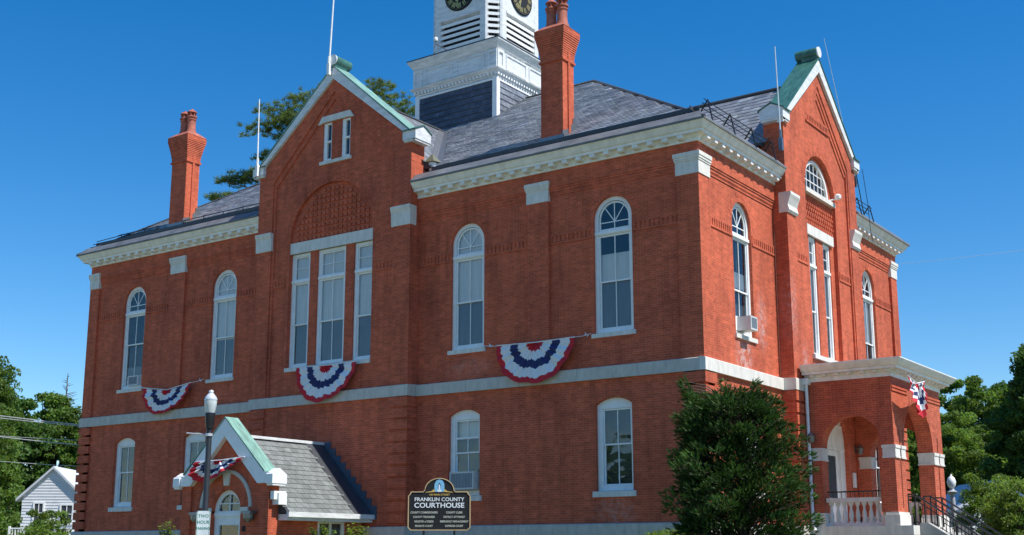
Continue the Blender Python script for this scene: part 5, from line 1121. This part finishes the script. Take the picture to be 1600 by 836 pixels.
# the big foreground conifer
def conifer(base, h, label, seed=9):
    rng = np.random.default_rng(seed); ro = root('conifer_bush', base, label, 'conifer'); m = M(); m.tube([(0, 0, -.2), (.05, 0, h*.5), (0, 0, h*.86)], .12, 8, r1=.03)
    VA = []; TA_ = []
    def rad_at(t, a):
        r = 1.60*(1-.15*max(0, (.2-t)/.2)**2) if t < .35 else 1.60*(1-.40*((t-.35)/.65)**1.2)
        return r*(1+.10*math.sin(3*a+1.3)+.08*math.sin(5*a+t*9)+.06*math.sin(9*a-t*14))
    boughs = []
    for i in range(640):
        t = rng.uniform(.02, .97); a = rng.uniform(0, 2*PI); f = rng.uniform(.5, 1.0); R_ = rad_at(t, a)*f
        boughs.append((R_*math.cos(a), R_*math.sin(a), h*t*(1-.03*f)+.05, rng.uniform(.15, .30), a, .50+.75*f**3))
    for (lx_, ly_, lz_, n_) in ((-1.05, -.35, 1.07, 9), (-.15, .1, 1.06, 8), (.52, .35, 1.05, 8), (.9, .6, .97, 5), (-.6, .2, .98, 5), (.2, -.5, .99, 5)):     # upright leaders
        for k2 in range(n_): q = k2/n_; boughs.append((lx_*(.75+.25*q)*1.0, ly_, h*(lz_-.16+.17*q), .20*(1-q*.55), math.atan2(ly_, lx_), 1.1))
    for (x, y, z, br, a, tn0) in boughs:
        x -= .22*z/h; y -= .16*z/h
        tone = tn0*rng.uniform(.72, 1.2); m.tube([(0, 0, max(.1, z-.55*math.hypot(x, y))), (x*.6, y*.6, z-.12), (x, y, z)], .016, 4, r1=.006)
        ns = int(48*(br/.30)**2)+10
        for s in range(ns):
            d_ = rng.normal(size=3); d_ /= np.linalg.norm(d_); d_[2] *= .62; c_ = np.array([x, y, z])+d_*br*rng.uniform(.2, 1)**.5
            outd = d_*.8+np.array([math.cos(a)*.75, math.sin(a)*.75, .55])+rng.normal(size=3)*.25; outd /= np.linalg.norm(outd)
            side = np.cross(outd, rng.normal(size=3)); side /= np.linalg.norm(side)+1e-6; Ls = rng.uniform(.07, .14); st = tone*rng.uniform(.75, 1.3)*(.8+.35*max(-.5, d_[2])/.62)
            k2 = 6
            for sg in (-1, 1):
                for j in range(k2):
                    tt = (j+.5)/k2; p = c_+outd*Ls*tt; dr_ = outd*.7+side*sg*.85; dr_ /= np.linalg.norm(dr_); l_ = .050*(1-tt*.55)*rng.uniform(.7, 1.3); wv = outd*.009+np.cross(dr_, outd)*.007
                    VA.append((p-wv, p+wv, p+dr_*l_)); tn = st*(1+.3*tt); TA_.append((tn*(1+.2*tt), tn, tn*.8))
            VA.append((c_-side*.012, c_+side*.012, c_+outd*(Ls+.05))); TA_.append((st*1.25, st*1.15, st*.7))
    mesh_np('foliage', np.array(VA).reshape(-1, 3), 3, YEW, TA_, ro); m.build('trunk', BARK, ro)
conifer((3.05, -4.3, gz(3, -4.3)), 2.95-gz(3, -4.3), 'large bushy dark green conifer in front of the courthouse corner')
# grass blades at the foot of the wall
def grass_patch(x0, x1, y0, y1, n, seed):
    rng = np.random.default_rng(seed); X = rng.uniform(x0, x1, n); Y = rng.uniform(y0, y1, n); Z = np.array([gz(x, y) for x, y in zip(X, Y)]); C = np.stack([X, Y, Z], 1)
    a = rng.uniform(0, 2*PI, n); s_ = np.stack([np.cos(a), np.sin(a), 0*a], 1)*.012; up_ = np.stack([rng.normal(size=n)*.035, rng.normal(size=n)*.035, rng.uniform(.06, .17, n)], 1)
    V = np.stack([C-s_, C+s_, C+up_], 1).reshape(-1, 3); t = rng.uniform(.7, 1.5, (n, 1)); o = mesh_np('grass_blades', V, 3, LEAFL, np.hstack([t*1.1, t, t*.7]), None); tag(o, 'long lawn grass at the foot of the granite base', 'grass', kind='stuff')
grass_patch(-9, 9, -9, .0, 52000, 5)
# ------------------------------------------------------------------ neighbours
def clap_house(loc, rz, w_, d_, h, rh, label, windows, name='clapboard_house', gf=True):
    ro = root(name, loc, label, 'house', rz=rz); T = frame()
    m = M(T); m.prism([(-w_/2, -.5), (w_/2, -.5), (w_/2, h), (0, h+rh), (-w_/2, h)], 0, d_); m.build('wall', CLAP, ro)
    n = int(h/.16)
    for i in range(n+int(rh/.16)):
        z = i*.16; hw = w_/2 if z < h else w_/2*(1-(z-h)/rh)
        if hw < .1: break
        m = M(T); m.xprism([(-.03, z), (0, z), (0, z+.15), (-.008, z+.15)], -hw, hw); m.build('clapboard', CLAP, ro)
    for i in range(n): m = M(frame(w_/2, 0, PI/2)); m.xprism([(-.03, i*.16), (0, i*.16), (0, i*.16+.15), (-.008, i*.16+.15)], 0, d_); m.build('clapboard', CLAP, ro)
    m = M(T); e = .3
    for s_ in (-1, 1): m.prism([(s_*(w_/2+e), h-e*rh/(w_/2)), (s_*(w_/2+e), h-e*rh/(w_/2)+.14), (0, h+rh+.16), (0, h+rh+.02)], -.2, d_+.3)
    rf = m.build('roof', simple('pale_shingle', (.62, .64, .68), .6), ro)
    for (u, z, ww, hh) in windows:
        m = M(T); m.panel(rect(u-ww/2-.09, u+ww/2+.09, z-.09, z+hh+.09), [rect(u-ww/2, u+ww/2, z, z+hh)], -.08, -.02); m.box(u-.02, u+.02, -.07, -.03, z, z+hh); m.box(u-ww/2, u+ww/2, -.07, -.03, z+hh/2-.02, z+hh/2+.02); wf = m.build('window', WHITE, ro)
        m = M(T); m.box(u-ww/2, u+ww/2, -.04, -.035, z, z+hh); m.build('pane', BLINDD, wf)
    return ro
hl = clap_house((-45.3, 10.6, -1.6), math.radians(36), 3.3, 6, 3.85, 1.5, 'white clapboard house with gable and balcony left of the courthouse', [(-.70, 2.45, .45, 1.0), (.85, 2.40, .6, .95)])
m = M(); m.box(-1.9, 2.2, -1.0, -.03, 1.35, 1.48); m.box(-1.9, 2.2, -1.02, -.94, 2.05, 2.12)
for i in range(26): m.box(-1.88+i*.16, -1.82+i*.16, -1.0, -.96, 1.48, 2.05)
for xx in (-1.9, -.3, 2.1): m.box(xx, xx+.10, -1.04, -.92, -.5, 2.2)
m.build('balcony', WHITE, hl)
clap_house((-.1, 31.6, -1.4), math.radians(36), 3.4, 5, 2.7, 1.2, 'pale white house behind the trees at right', [(-.8, 1.6, .5, .9), (.7, 1.6, .5, .9)])
for (p, lab) in (((-.75, 25.9, -1.3), 'white urn topped lamp post just right of the porch pier'), ((-1.1, 31.9, -1.3), 'pale lamp post further right among the trees')):
    ro = root('park_lamp', p, lab, 'lamp post', 'pale lamp posts right of the porch'); H = 4.1-(0 if 'urn' in lab else 0)
    m = M(); m.lathe([(.22, 0), (.22, .3), (.13, .5), (.115, 2.7), (.10, 3.0), (.22, 3.1), (.24, 3.16), (.12, 3.22), (.09, 3.3)], 0, 0, 12); m.build('post', simple('post_grey', (.42, .43, .44), .6), ro, smooth=True)
    m = M(); m.lathe([(.08, 3.3), (.17, 3.42), (.20, 3.6), (.15, 3.78), (.05, 3.86), (.02, 3.95)], 0, 0, 14); m.build('globe', WHITE, ro, smooth=True)
# utility wires
WP = simple('wire', (.40, .41, .41), .5)
def wire(p, q, sag, r, label):
    p = Vector(p); q = Vector(q); ro = root('utility_wire', p, label, 'wire', 'overhead wires'); m = M(); m.tube([tuple((q-p)*(i/10)+Vector((0, 0, -sag*4*(i/10)*(1-i/10)))) for i in range(11)], r, 5); m.build('cable', WP, ro)
wire((-31.9, -3.0, 4.85), (-28.1, .45, 4.30), .03, .022, 'uppermost wire left of the courthouse, meeting its wall below the belt'); wire((-31.9, -3.05, 4.74), (-28.15, .4, 4.26), .03, .018, 'second wire, close below the uppermost one, left of the courthouse')
wire((-31.9, -3.0, 4.0), (-28.3, .1, 3.50), .03, .020, 'third wire down left of the courthouse'); wire((-31.9, -3.0, 3.96), (-28.3, .15, 3.70), .03, .010, 'thinnest wire left of the courthouse, just above the third')
wire((-31.9, -3.0, 2.95), (-28.4, .1, 2.65), .03, .012, 'lowest wire left of the courthouse')
wire((-3.6, 28.0, 13.1), (6.0, 33.5, 14.3), .1, .007, 'thin dark wire crossing the sky right of the building')
